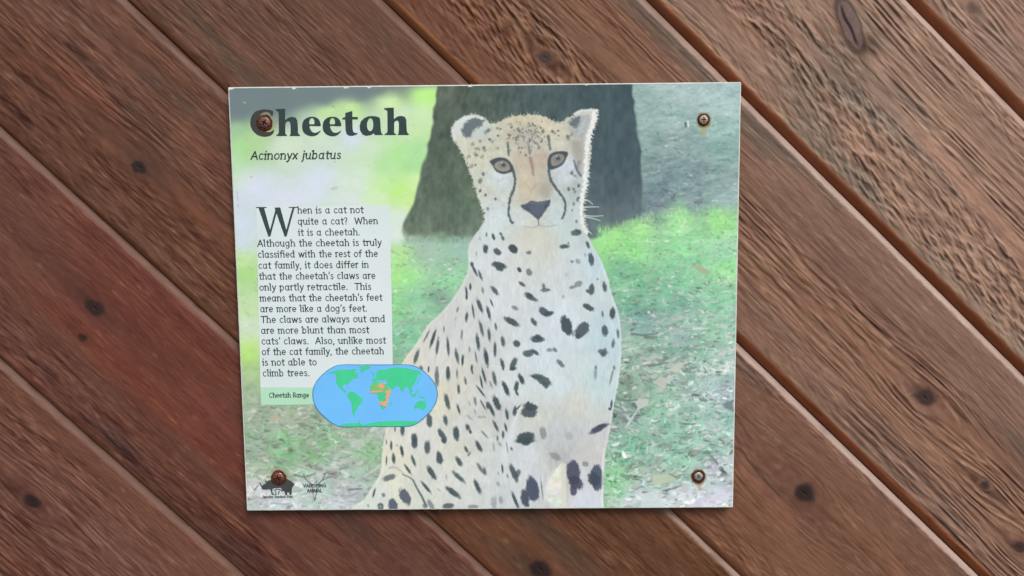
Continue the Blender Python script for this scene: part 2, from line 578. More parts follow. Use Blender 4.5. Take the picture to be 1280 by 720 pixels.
def blend_pts(pts, pw=3.2, soft=7.0, step=8):
    """colours measured at scattered points, spread smoothly over the print"""
    pts = np.array(pts, np.float32)
    ji = np.unique(np.append(np.arange(0, NY, step), NY - 1))
    ii = np.unique(np.append(np.arange(0, NX, step), NX - 1))
    x = PX[np.ix_(ji, ii)]
    y = PY[np.ix_(ji, ii)]
    num = np.zeros(x.shape + (3,), np.float32)
    den = np.zeros(x.shape, np.float32)
    for q in pts:
        w_ = ((x - q[0]) ** 2 + (y - q[1]) ** 2 + soft ** 2) ** (-pw / 2) * 1e4
        num += w_[..., None] * q[2:5]
        den += w_
    g = num / den[..., None]
    fj = np.interp(np.arange(NY), ji, np.arange(len(ji)))
    fi = np.interp(np.arange(NX), ii, np.arange(len(ii)))
    j0 = np.minimum(fj.astype(int), len(ji) - 2)
    i0 = np.minimum(fi.astype(int), len(ii) - 2)
    tj = (fj - j0)[:, None, None].astype(np.float32)
    ti = (fi - i0)[None, :, None].astype(np.float32)
    r0 = g[j0] * (1 - tj) + g[j0 + 1] * tj
    return r0[:, i0] * (1 - ti) + r0[:, i0 + 1] * ti


BGP = [(292, 118, 112, 130, 134), (340, 118, 116, 132, 136), (400, 118, 116, 134, 136), (300, 138, 118, 136, 138),
       (350, 132, 118, 136, 138), (450, 117, 120, 138, 138), (500, 112, 140, 160, 140), (292, 160, 160, 200, 158),
       (300, 185, 172, 222, 158), (292, 205, 178, 222, 172), (320, 175, 180, 215, 165), (360, 180, 208, 228, 205), (440, 136, 196, 236, 165),
       (410, 140, 188, 228, 165), (490, 128, 204, 240, 178), (530, 120, 190, 246, 150), (500, 150, 206, 230, 205), (530, 145, 200, 236, 185),
       (400, 165, 205, 228, 205), (440, 172, 208, 224, 234), (520, 166, 200, 232, 180), (500, 195, 172, 230, 150), (525, 185, 168, 226, 158),
       (480, 212, 178, 228, 165), (515, 205, 168, 224, 160), (460, 190, 204, 230, 205), (450, 225, 210, 232, 215), (500, 238, 190, 240, 145), (480, 228, 196, 238, 170),
       (520, 228, 205, 240, 175), (510, 250, 205, 238, 170), (470, 245, 206, 236, 190), (500, 275, 214, 232, 222), (495, 290, 216, 232, 228), (320, 235, 210, 222, 238), (300, 225, 204, 226, 214),
       (400, 225, 211, 224, 238), (360, 250, 212, 224, 236), (440, 250, 212, 228, 226), (300, 250, 206, 220, 236), (302, 285, 206, 222, 236), (300, 305, 204, 222, 232),
       (301, 325, 190, 228, 160), (306, 345, 168, 218, 138), (303, 365, 188, 222, 175), (308, 385, 196, 226, 180), (308, 410, 204, 226, 200), (308, 440, 190, 230, 140),
       (312, 465, 172, 205, 150), (312, 490, 158, 184, 152), (312, 510, 165, 190, 165), (500, 320, 178, 230, 158), (498, 345, 166, 230, 150), (515, 345, 160, 226, 156),
       (500, 385, 150, 214, 158), (520, 370, 150, 208, 172), (508, 415, 146, 202, 172), (500, 440, 138, 190, 162), (492, 452, 150, 188, 160), (530, 320, 165, 200, 175),
       (530, 312, 165, 192, 185), (575, 312, 160, 195, 185), (560, 330, 150, 192, 168), (560, 350, 158, 222, 172), (575, 345, 158, 212, 174), (548, 372, 138, 172, 155), (535, 385, 150, 200, 170),
       (808, 120, 156, 184, 182), (860, 115, 168, 194, 195), (905, 130, 172, 201, 201), (915, 110, 166, 193, 195), (850, 150, 160, 190, 188), (900, 165, 156, 190, 186),
       (850, 178, 146, 172, 172), (910, 190, 138, 172, 168), (830, 200, 132, 158, 160), (870, 215, 124, 150, 154), (910, 220, 148, 174, 174), (830, 235, 120, 145, 154),
       (905, 245, 156, 182, 186), (870, 250, 134, 156, 164), (820, 255, 124, 144, 156), (770, 275, 108, 124, 134), (800, 262, 122, 140, 150), (770, 292, 166, 236, 150), (757, 300, 160, 230, 150),
       (800, 285, 168, 230, 156), (850, 276, 164, 228, 160), (900, 276, 160, 230, 150), (790, 312, 156, 230, 156), (850, 310, 156, 226, 170), (905, 315, 162, 216, 182),
       (780, 338, 132, 192, 158), (850, 338, 146, 206, 170), (910, 335, 166, 234, 170), (800, 368, 130, 188, 156), (850, 380, 126, 182, 156), (905, 378, 142, 202, 166),
       (800, 400, 122, 166, 156), (790, 425, 152, 188, 166), (850, 420, 150, 190, 174), (905, 408, 146, 196, 166), (800, 450, 152, 192, 166), (850, 470, 150, 186, 170),
       (905, 450, 164, 204, 186), (782, 482, 140, 176, 150), (830, 490, 150, 190, 166), (905, 490, 166, 200, 196), (780, 520, 130, 166, 150), (850, 520, 146, 196, 170),
       (905, 530, 150, 200, 180), (790, 560, 140, 196, 166), (850, 560, 140, 192, 166), (905, 560, 152, 186, 172), (775, 600, 148, 206, 160), (830, 590, 150, 190, 166), (905, 585, 178, 196, 198),
       (800, 622, 188, 208, 208), (850, 626, 198, 216, 218), (900, 625, 202, 216, 220), (330, 520, 152, 178, 156), (365, 520, 165, 182, 160), (400, 530, 150, 182, 156),
       (320, 560, 150, 176, 156), (350, 560, 140, 190, 146), (395, 560, 140, 186, 142), (440, 545, 160, 186, 166), (462, 560, 146, 192, 150), (420, 590, 172, 192, 182),
       (330, 590, 172, 192, 170), (320, 615, 196, 206, 208), (400, 612, 190, 210, 206), (440, 615, 180, 196, 196), (350, 629, 202, 214, 220), (470, 540, 172, 192, 178), (420, 630, 198, 212, 214),
       (692, 600, 226, 230, 218), (692, 625, 214, 226, 220)]
IMG = blend_pts(BGP).astype(np.float32)
X, Y = PX, PY
# out-of-focus litter on top, sharper and coarser towards the bottom
near = sst(240, 440, Y)
right = sst(745, 790, X)
left_low = sst(430, 520, Y) * (1 - right)
wash = np.maximum(right, left_low)
wash = np.maximum(wash, .85 * sst(300, 330, Y) * sst(482, 492, X))
wash = np.maximum(wash, .3)
nz = (fbm(X / 15, Y / 5.5, 3, 3) * 20 + fbm(X / 6, Y / 2.6, 4, 2) * 9) * (1 - near) * right + fbm(X / 24, Y / 13, 6, 2) * 17 * near * right + fbm(X / 9, Y / 7, 5, 3) * 20 * near * wash
nz = nz + vn(X / 3.2, Y / 2.2, 9) * 5.5 * wash + fbm(X / 22, Y / 14, 13, 2) * 7 * wash
IMG += nz[..., None] * np.array([1.0, .9, .95], np.float32)
IMG += (right * sst(345, 400, Y))[..., None] * np.array([7, 2, 9], np.float32)
gr = fbm(X / 18, Y / 12, 15, 2) * wash * near
IMG += gr[..., None] * np.array([-9, 5, -6], np.float32)
hl = fbm(X / 26, Y / 16, 19, 3) * (1 - wash)
IMG += hl[..., None] * np.array([9, 3, 16], np.float32) * 1.2

STR = np.random.default_rng(5)


def local(x, y):
    p = at(x, y)
    i = min(NX - 1, max(0, int(np.searchsorted(gx, p[0]))))
    j = min(NY - 1, max(0, int(np.searchsorted(gy, p[1]))))
    return IMG[j, i].copy()


def litter(n, x0, x1, y0, y1, size, steep, amp, soft):
    for _ in range(n):
        x, y = STR.uniform(x0, x1), STR.uniform(y0, y1)
        base = local(x, y)
        kind = STR.random()
        sc_ = size * (.55 + .75 * (y - 250) / 380)
        if kind < .44:                        # a blade
            L = STR.uniform(2.5, 8) * sc_
            a = math.radians(STR.normal(82, 32) if STR.random() < steep else STR.normal(10, 25))
            b = STR.normal(0, .35)
            p = [(x, y), (x + L * .5 * math.cos(a), y - L * .5 * math.sin(a)), (x + L * math.cos(a + b), y - L * math.sin(a + b))]
            lum = STR.normal(4, 27) * amp
            col = base + lum + np.array([-4, 5, -1]) * STR.uniform(0, 1.5)
            put_line(smooth_open(p, 2), col, STR.uniform(.5, .95) * sc_, .3, soft, STR.uniform(.45, .95))
        elif kind < .83:                      # a dead leaf, pale above and dark below
            rx, ry = STR.uniform(1.8, 6) * sc_, STR.uniform(.8, 2.3) * sc_
            a = STR.normal(0, .45)
            n_ = 7
            th = np.linspace(0, 2 * math.pi, n_, endpoint=False)
            rr = STR.uniform(.7, 1.25, n_)
            qx, qy = rx * np.cos(th) * rr, ry * np.sin(th) * rr
            P = np.stack([x + qx * math.cos(a) - qy * math.sin(a), y + qx * math.sin(a) + qy * math.cos(a)], 1)
            if STR.random() < .6:
                put_poly(P + np.array([.5, 1.1 * sc_]), base - 46 * amp, soft, .7)
            g = base.mean()
            col = (base * .35 + np.array([g + 2, g + 3, g + 3]) * .65) + STR.normal(12, 22) * amp
            put_poly(P, col, soft, STR.uniform(.5, .95))
        else:                                 # a dark gap
            put_line([(x, y), (x + STR.uniform(1, 6) * sc_, y + STR.normal(0, 1.2))], base - STR.uniform(22, 66) * amp, STR.uniform(.6, 1.7) * sc_, .4, soft, STR.uniform(.4, .85))


litter(650, 752, 922, 268, 360, .85, .7, .85, .9)
litter(900, 752, 920, 350, 470, .95, .45, .95, .9)
for _ in range(70):
    x, y = STR.uniform(765, 918), STR.uniform(385, 480)
    L_ = STR.uniform(6, 22)
    b_ = local(x, y).mean()
    put_line(smooth_open([(x, y), (x + L_ * .5, y + STR.normal(0, 1.3)), (x + L_, y + STR.normal(-1, 2))]), np.array([b_, b_ + 2, b_ + 3]) + (STR.uniform(10, 34) if STR.random() < .6 else -STR.uniform(18, 46)), STR.uniform(.7, 2.0), .5, 1.0, STR.uniform(.5, .9), None, .4)
litter(1250, 752, 918, 450, 600, 1.0, .65, .95, .8)
litter(260, 752, 918, 592, 634, 1.0, .2, .9, .8)
for _ in range(300):
    x, y = STR.uniform(757, 918), STR.uniform(345, 632)
    q_ = STR.random()
    if q_ < .35:
        L_ = STR.uniform(3, 8)
        a_ = math.radians(STR.normal(85, 30))
        put_line(smooth_open([(x, y), (x + L_ * .5 * math.cos(a_), y - L_ * .5 * math.sin(a_)), (x + L_ * math.cos(a_ + STR.normal(0, .5)), y - L_ * math.sin(a_))], 3), np.array([186, 232, 206]) + STR.normal(0, 10), .7, .3, .9, STR.uniform(.25, .65))
    elif q_ < .75:
        put_line([(x, y), (x + STR.uniform(1, 6), y + STR.normal(0, 1.5))], np.array([208, 218, 216]) + STR.normal(0, 8), STR.uniform(.8, 2.0), .5, .7, STR.uniform(.5, .9), None, .5, 1.6)
    else:
        put_line([(x, y), (x + STR.normal(0, 4), y + STR.normal(0, 1.5))], np.array([104, 126, 122]) + STR.normal(0, 10), STR.uniform(.7, 1.5), .4, .7, STR.uniform(.4, .85), None, .5, 1.6)
litter(420, 798, 924, 105, 268, 1.5, .05, .75, 1.3)
for x, y in ((835, 196), (870, 200), (905, 196), (842, 172), (818, 215), (893, 222), (860, 232), (908, 165), (838, 140), (880, 128)):
    put_line(smooth_open([(x - 5, y + 1), (x, y + STR.normal(1.5, 1)), (x + 6, y - STR.uniform(0, 3))]), np.array([182, 206, 206]) + STR.normal(0, 6), STR.uniform(.9, 2.2), .6, 1.5, STR.uniform(.3, .6), None, 1.0, 2.4, int(x))
    put_line([(x - 5, y + 4), (x + 6, y + 3)], (98, 126, 132), STR.uniform(.8, 1.8), .6, 1.8, STR.uniform(.3, .6), None, 1.0, 2.4, int(y))
litter(850, 303, 484, 505, 600, .9, .6, .75, .9)
litter(260, 305, 470, 590, 636, .95, .2, .75, .8)
litter(480, 486, 592, 305, 455, .95, .5, .85, 1.0)
litter(60, 296, 322, 310, 500, .9, .4, .45, 1.5)
litter(90, 430, 545, 118, 262, .9, .2, .22, 2.0)
put_poly([(270, 80), (548, 80), (548, 110), (520, 111), (495, 114), (470, 120), (430, 126), (395, 132), (350, 139), (312, 147), (285, 152), (270, 154)], (116, 134, 137), 8, .92, 3.5, 16, 31)
# things one can make out in it
for P, c, a in (([(838, 464), (842, 456), (850, 452), (856, 455), (846, 466)], (196, 204, 190), .9),
                ([(817, 478), (825, 470), (834, 474), (832, 486), (818, 492), (826, 484)], (190, 198, 188), .9),
                ([(790, 505), (800, 498), (811, 499), (810, 507), (797, 512)], (198, 206, 202), .9),
                ([(815, 594), (834, 592), (846, 598), (832, 604), (816, 606)], (190, 205, 180), .9),
                ([(803, 617), (815, 614), (828, 622), (832, 634), (800, 634)], (206, 222, 224), .8),
                ([(838, 514), (848, 503), (851, 508), (846, 511)], (205, 235, 225), .9),
                ([(864, 333), (874, 331), (884, 337), (889, 343), (878, 342)], (172, 178, 150), .8),
                ([(902, 505), (916, 500), (917, 515), (908, 511)], (112, 132, 136), .8),
                
                ([(438, 553), (444, 549), (455, 550), (456, 558), (448, 563), (441, 560)], (198, 208, 204), .6),
                ([(338, 520), (350, 519), (347, 525), (339, 526)], (196, 180, 158), .7)):
    put_poly(P, c, .9, a, .5, 2.5)
for P, c, r in (([(783, 533), (790, 523), (798, 511)], (206, 214, 208), 1.3), ([(788, 535), (797, 545)], (198, 212, 205), .7),
                ([(830, 613), (840, 611), (851, 607)], (120, 132, 134), 1.2), ([(833, 614), (838, 610)], (110, 122, 126), 1.0), ([(772, 499), (786, 501), (797, 499)], (112, 134, 130), 1.6),
                ([(790, 417), (805, 419), (822, 416)], (105, 128, 132), 1.5), ([(811, 457), (822, 456), (834, 453)], (120, 128, 134), 1.8), ([(792, 506), (795, 509)], (100, 122, 116), 3.2),
                ([(855, 530), (870, 530)], (96, 122, 120), .9), ([(900, 549), (905, 553)], (116, 138, 136), 2.0), ([(897, 580), (890, 571)], (116, 136, 134), 1.4),
                ([(369, 594), (380, 596), (394, 592)], (120, 135, 128), 1.4), ([(312, 546), (322, 549), (328, 545)], (128, 142, 142), 1.6), ([(318, 612), (322, 608)], (120, 128, 130), 1.0),
                ([(436, 612), (452, 611)], (120, 130, 132), 1.4), ([(456, 618), (478, 616)], (150, 158, 160), 2.2), ([(404, 600), (412, 596), (420, 598)], (118, 132, 128), 1.1),
                ([(456, 595), (470, 586), (481, 575)], (196, 212, 208), 1.2), ([(340, 629), (356, 630)], (170, 182, 188), 1.4)):
    put_line(smooth_open(P), c, r, r * .6, .9, .85, rough=.4)
for x, y in ((772, 283), (803, 278), (840, 314), (820, 320), (851, 319), (900, 307), (416, 133), (417, 235), (415, 236), (420, 234)):
    put_line([(x, y), (x + 2, y + 1)], local(x, y) - 45, 1.1, .6, 1.2, .55)

# the tree trunk behind the cat
TR = [(547, 80), (547, 104), (544, 130), (540, 155), (535, 185), (529, 205), (526, 222), (521, 240), (515, 256), (508, 272), (503, 288), (505, 298), (512, 304), (535, 302),
      (560, 304), (600, 302), (640, 300), (700, 298), (742, 300), (756, 292), (770, 283), (782, 276), (802, 270), (803, 245), (802, 215), (800, 180), (795, 150), (791, 120), (790, 100), (790, 80)]
sl, mk = put_poly(smooth_closed(TR, 2), (90, 106, 110), 2.4, 0, 1.6, 9, 21)
mk = mk * (1 - .75 * sst(286, 305, PY[sl] + 4 * vn(PX[sl] / 9, PY[sl] / 5, 91)) * sst(720, 640, PX[sl])) * (1 - .7 * sst(262, 292, PY[sl] + 5 * vn(PX[sl] / 9, PY[sl] / 5, 92)) * sst(735, 765, PX[sl]))
TRC = blend_pts([(550, 110, 104, 118, 118), (600, 110, 94, 110, 113), (680, 115, 88, 104, 110), (750, 115, 82, 99, 108), (785, 120, 80, 97, 107), (540, 190, 96, 113, 113), (560, 160, 94, 110, 112),
                 (555, 230, 98, 116, 116), (525, 270, 108, 126, 124), (560, 280, 102, 120, 120), (590, 250, 110, 132, 126), (575, 220, 100, 118, 116), (590, 290, 116, 136, 134), (520, 298, 124, 142, 138),
                 (750, 180, 84, 101, 110), (790, 200, 82, 99, 110), (770, 240, 90, 106, 116), (755, 270, 104, 118, 128), (790, 262, 106, 122, 132), (745, 285, 110, 126, 134)])
slant = X + .16 * (Y - 110) * sst(700, 560, X)
bark = fbm(slant / 5 + .5 * vn(X / 9, Y / 9, 44), Y / 15, 41, 3) * 8 + fbm(X / 10, Y / 12, 45, 2) * 12 + vn(X / 2.4, Y / 4, 48) * 4 * sst(700, 600, X) - 6 * sst(.3, .8, vn(slant / 3.6 + .6 * vn(X / 6, Y / 6, 43), Y / 13, 46)) + vn(X / 2.5, Y / 6, 47) * 2.5
TRC = TRC + bark[..., None] * np.array([.95, 1, 1], np.float32) * (1 - .35 * sst(640, 760, X))[..., None]
TRC = TRC + (1 - sst(560, 700, X))[..., None] * np.array([0, -3, -11], np.float32) - np.array([5, 4, 7], np.float32)
low = sst(235, 300, Y) * (1 - sst(600, 640, X))
TRC = TRC + (fbm(X / 6, Y / 8, 49, 3) * 14 * low)[..., None]
mm = mk[..., None]
IMG[sl] = IMG[sl] * (1 - mm) + TRC[sl] * mm
for P, r, dl in (([(566, 205), (562, 225), (560, 250)], 2.2, -9), ([(556, 262), (553, 285)], 3, -9), ([(580, 215), (584, 240)], 2.5, 8), ([(545, 160), (538, 200)], 2, -6), ([(640, 108), (636, 135)], 4, 5), ([(760, 130), (764, 190)], 3, 5)):
    put_line(P, local(*P[0]) + dl, r, r * .6, 2.5, .7)
for _ in range(60):
    x = STR.uniform(506, 590)
    y = 303 + STR.normal(0, 2.5)
    put_line([(x, y), (x + STR.normal(0, 3), y - STR.uniform(1, 6))], np.array([158, 190, 176]) + STR.normal(0, 12), .9, .4, 1.1, .55)
for _ in range(120):
    x = STR.uniform(748, 922)
    y = 292 - 22 * sst(748, 830, x) + STR.normal(0, 3)
    put_line([(x, y), (x + STR.normal(0, 1.6), y - STR.uniform(2, 8))], local(x, y + 8) * .5 + np.array([168, 225, 158]) * .5 + STR.normal(0, 9), .9, .4, 1.0, .6)

# ---- the cat
OUT = [(565.3, 167), (568, 156), (577, 148), (590, 144), (604, 147), (614, 155.5), (620.6, 153.5), (632, 148), (645, 144.5), (660, 143), (671, 143.5), (682.5, 147), (693.8, 153.5),
       (699.4, 155), (703, 151), (709.7, 147), (720, 141.5), (727.5, 137.5), (744, 138), (743, 152), (740, 164), (738, 178), (738.5, 195), (737, 210), (734, 229), (731, 244), (729.5, 252), (728, 266),
       (728.5, 280), (735, 295), (743.8, 311), (752.5, 327.5), (758.8, 345), (765, 367.5), (768, 377), (772.5, 390), (775.6, 407.5), (776.5, 426), (776, 450), (773, 478), (768, 503), (764, 529), (760.5, 548),
       (758, 560), (756, 580), (754.5, 601), (754, 629), (754, 645), (703, 645), (702.5, 630), (702, 600), (702, 580), (697, 584), (691, 592), (685, 604), (682, 622), (682, 645), (445, 645), (455, 625), (462.5, 612.5), (469, 602), (474, 594), (477, 581), (478, 565),
       (480, 550), (483, 534), (490, 500), (497, 468), (505, 450), (513.8, 437.5), (525, 422.5), (535, 406), (546, 396), (560, 381), (571, 366), (580, 350), (585.6, 336), (585, 317), (587, 304), (594, 293),
       (603, 281), (606, 268), (601, 257), (597, 245), (594, 235), (590.6, 225), (583, 204), (575.6, 189), (568, 176)]
FUR = [(600, 330, 210, 220, 222), (604, 470, 196, 202, 196), (625, 520, 192, 198, 194), (640, 560, 198, 206, 204), (612, 420, 200, 207, 204), (590, 350, 200, 208, 204), (540, 500, 214, 218, 208), (515, 470, 212, 214, 202), (680, 310, 202, 208, 196), (660, 300, 205, 210, 200), (740, 330, 190, 212, 215), (620, 380, 208, 218, 218), (700, 400, 205, 218, 222), (760, 420, 186, 210, 214), (560, 420, 206, 212, 215),
       (580, 480, 206, 212, 208), (520, 540, 212, 218, 222), (640, 480, 205, 218, 218), (700, 480, 202, 218, 220), (745, 480, 190, 212, 212), (720, 505, 200, 206, 194), (670, 525, 198, 205, 194), (700, 545, 188, 195, 195),
       (742, 560, 196, 200, 196), (700, 574, 176, 180, 176), (660, 570, 205, 215, 215), (730, 600, 200, 206, 206), (730, 625, 205, 215, 222), (665, 600, 205, 212, 212), (600, 600, 205, 214, 210), (560, 600, 210, 218, 215),
       (520, 600, 206, 215, 212), (490, 610, 210, 220, 220), (470, 620, 205, 220, 222), (640, 620, 196, 205, 205), (705, 610, 190, 190, 180), (620, 450, 204, 213, 212), (540, 460, 210, 216, 218), (680, 440, 202, 216, 220), (715, 350, 200, 212, 210),
       (590, 150, 214, 224, 222), (610, 170, 196, 204, 194), (575, 178, 205, 212, 196), (600, 200, 200, 206, 186), (595, 225, 196, 206, 192), (650, 150, 202, 200, 174), (660, 165, 186, 184, 168), (680, 155, 206, 203, 178), (700, 165, 206, 206, 184),
       (720, 182, 184, 186, 176), (718, 165, 172, 180, 180), (735, 160, 216, 220, 212), (640, 170, 190, 190, 172), (612, 190, 198, 204, 186), (624, 192, 200, 206, 192), (652, 202, 193, 185, 168), (675, 200, 187, 178, 163), (700, 180, 202, 206, 192),
       (620, 222, 205, 220, 225), (632, 228, 200, 216, 220), (712, 208, 202, 216, 226), (704, 222, 196, 213, 219), (715, 236, 174, 188, 188), (655, 225, 202, 195, 172), (665, 236, 196, 190, 168), (681, 236, 178, 176, 163), (660, 248, 192, 190, 172),
       (614, 252, 200, 212, 212), (610, 240, 204, 208, 198), (625, 268, 206, 222, 226), (650, 272, 206, 220, 222), (695, 270, 198, 215, 218), (692, 252, 195, 210, 212), (720, 262, 195, 212, 215), (668, 292, 204, 208, 196), (612, 285, 206, 222, 224), (710, 290, 196, 214, 214)]
CATC = blend_pts(FUR, 3.0, 6.0, 5)
hdw = 1 - sst(270, 310, Y)
fl = fbm(X / 2.2, Y / 7, 61, 2) * 4 + hdw * (fbm(X / 2.6, Y / 3.4, 67, 3) * 9 + fbm(X / 8, Y / 7, 68, 2) * 7) + fbm(X / 14, Y / 20, 65, 2) * 4 + vn(X / 1.6, Y / 3, 66) * 2
CATC = CATC + fl[..., None] * np.array([1, 1, .95], np.float32)
bodyw = sst(285, 320, Y)
strand = fbm((X + .35 * (Y - 400) * sst(640, 560, X)) / 1.5, Y / 6.5, 81, 2) * 6.5 + fbm(X / 5, Y / 13, 83, 2) * 5
CATC = CATC + (strand * bodyw)[..., None]
warm = sst(-.1, .7, fbm(X / 30, Y / 34, 85, 2)) * bodyw * (.25 + .75 * sst(640, 560, X))
CATC = CATC + (bodyw * sst(560, 640, X))[..., None] * np.array([4, 5, 10], np.float32)
CATC = CATC + warm[..., None] * np.array([4, 2, -6], np.float32)
CATC = CATC + (sst(590, 480, X) * bodyw)[..., None] * np.array([5, 2, -7], np.float32)
OUTS = smooth_closed(OUT, 3)
dcat = np.full(PX.shape, -50, np.float32)
sl = win(440, 130, 790, 648)
dcat[sl] = sd_poly(OUTS, PX[sl], PY[sl])
hair = vn(X / 2.2, Y / 2.6, 71) * 1.5 + vn(X / 1.2, Y / 1.4, 72) * .8
headw = 1 - sst(250, 300, Y)
CAT = sst(-1.1, 1.1, dcat + hair * (.25 + .75 * headw))
rim = (1 - sst(.5, 4.5, dcat)) * sst(330, 600, X)
CATC = CATC + (rim * 9 * sst(300, 340, Y))[..., None]
IMG = IMG * (1 - CAT[..., None]) + CATC * CAT[..., None]
SPC = np.array([78, 92, 97], np.float32)
SEED = [100]


def spot(x1, y1, x2, y2, r, a=.96, col=SPC):
    col = np.array(col, float)
    SEED[0] += 1
    L = math.hypot(x2 - x1, y2 - y1)
    if x1 > 640 and y1 > 370:
        r *= 1.12
    mr = L + r + 3
    cx, cy = (x1 + x2) / 2, (y1 + y2) / 2
    sl = win(cx - mr, cy - mr, cx + mr, cy + mr)
    x, y = PX[sl] - cx, PY[sl] - cy
    ux, uy = ((x2 - x1) / L, (y2 - y1) / L) if L > .05 else (1, 0)
    A2, B2 = L / 2 + r * 1.12, r * 1.14
    e = (np.abs((x * ux + y * uy) / A2) ** 2.1 + np.abs((y * ux - x * uy) / B2) ** 2.1) ** (1 / 2.1)
    along = np.abs(uy) if L > .8 else .8
    e = e + .13 * vn(PX[sl] * 1.05 + .25 * PY[sl], PY[sl] * .30, SEED[0] + 3)
    e = e + .10 * vn((x + y) / (r * .9 + .8), (x - y) / (r * .9 + .8), SEED[0]) + .07 * vn((x + .6 * y) * 1.1, (y - .6 * x) * 1.1, SEED[0] + 7)
    sf = min(.46, 1.1 / B2)
    lay(sl, (1 - sst(1 - sf, 1 + sf, e)) * CAT[sl], col * STR.uniform(.93, 1.12) + (1 - a) * 14, a * STR.uniform(.9, 1.02))


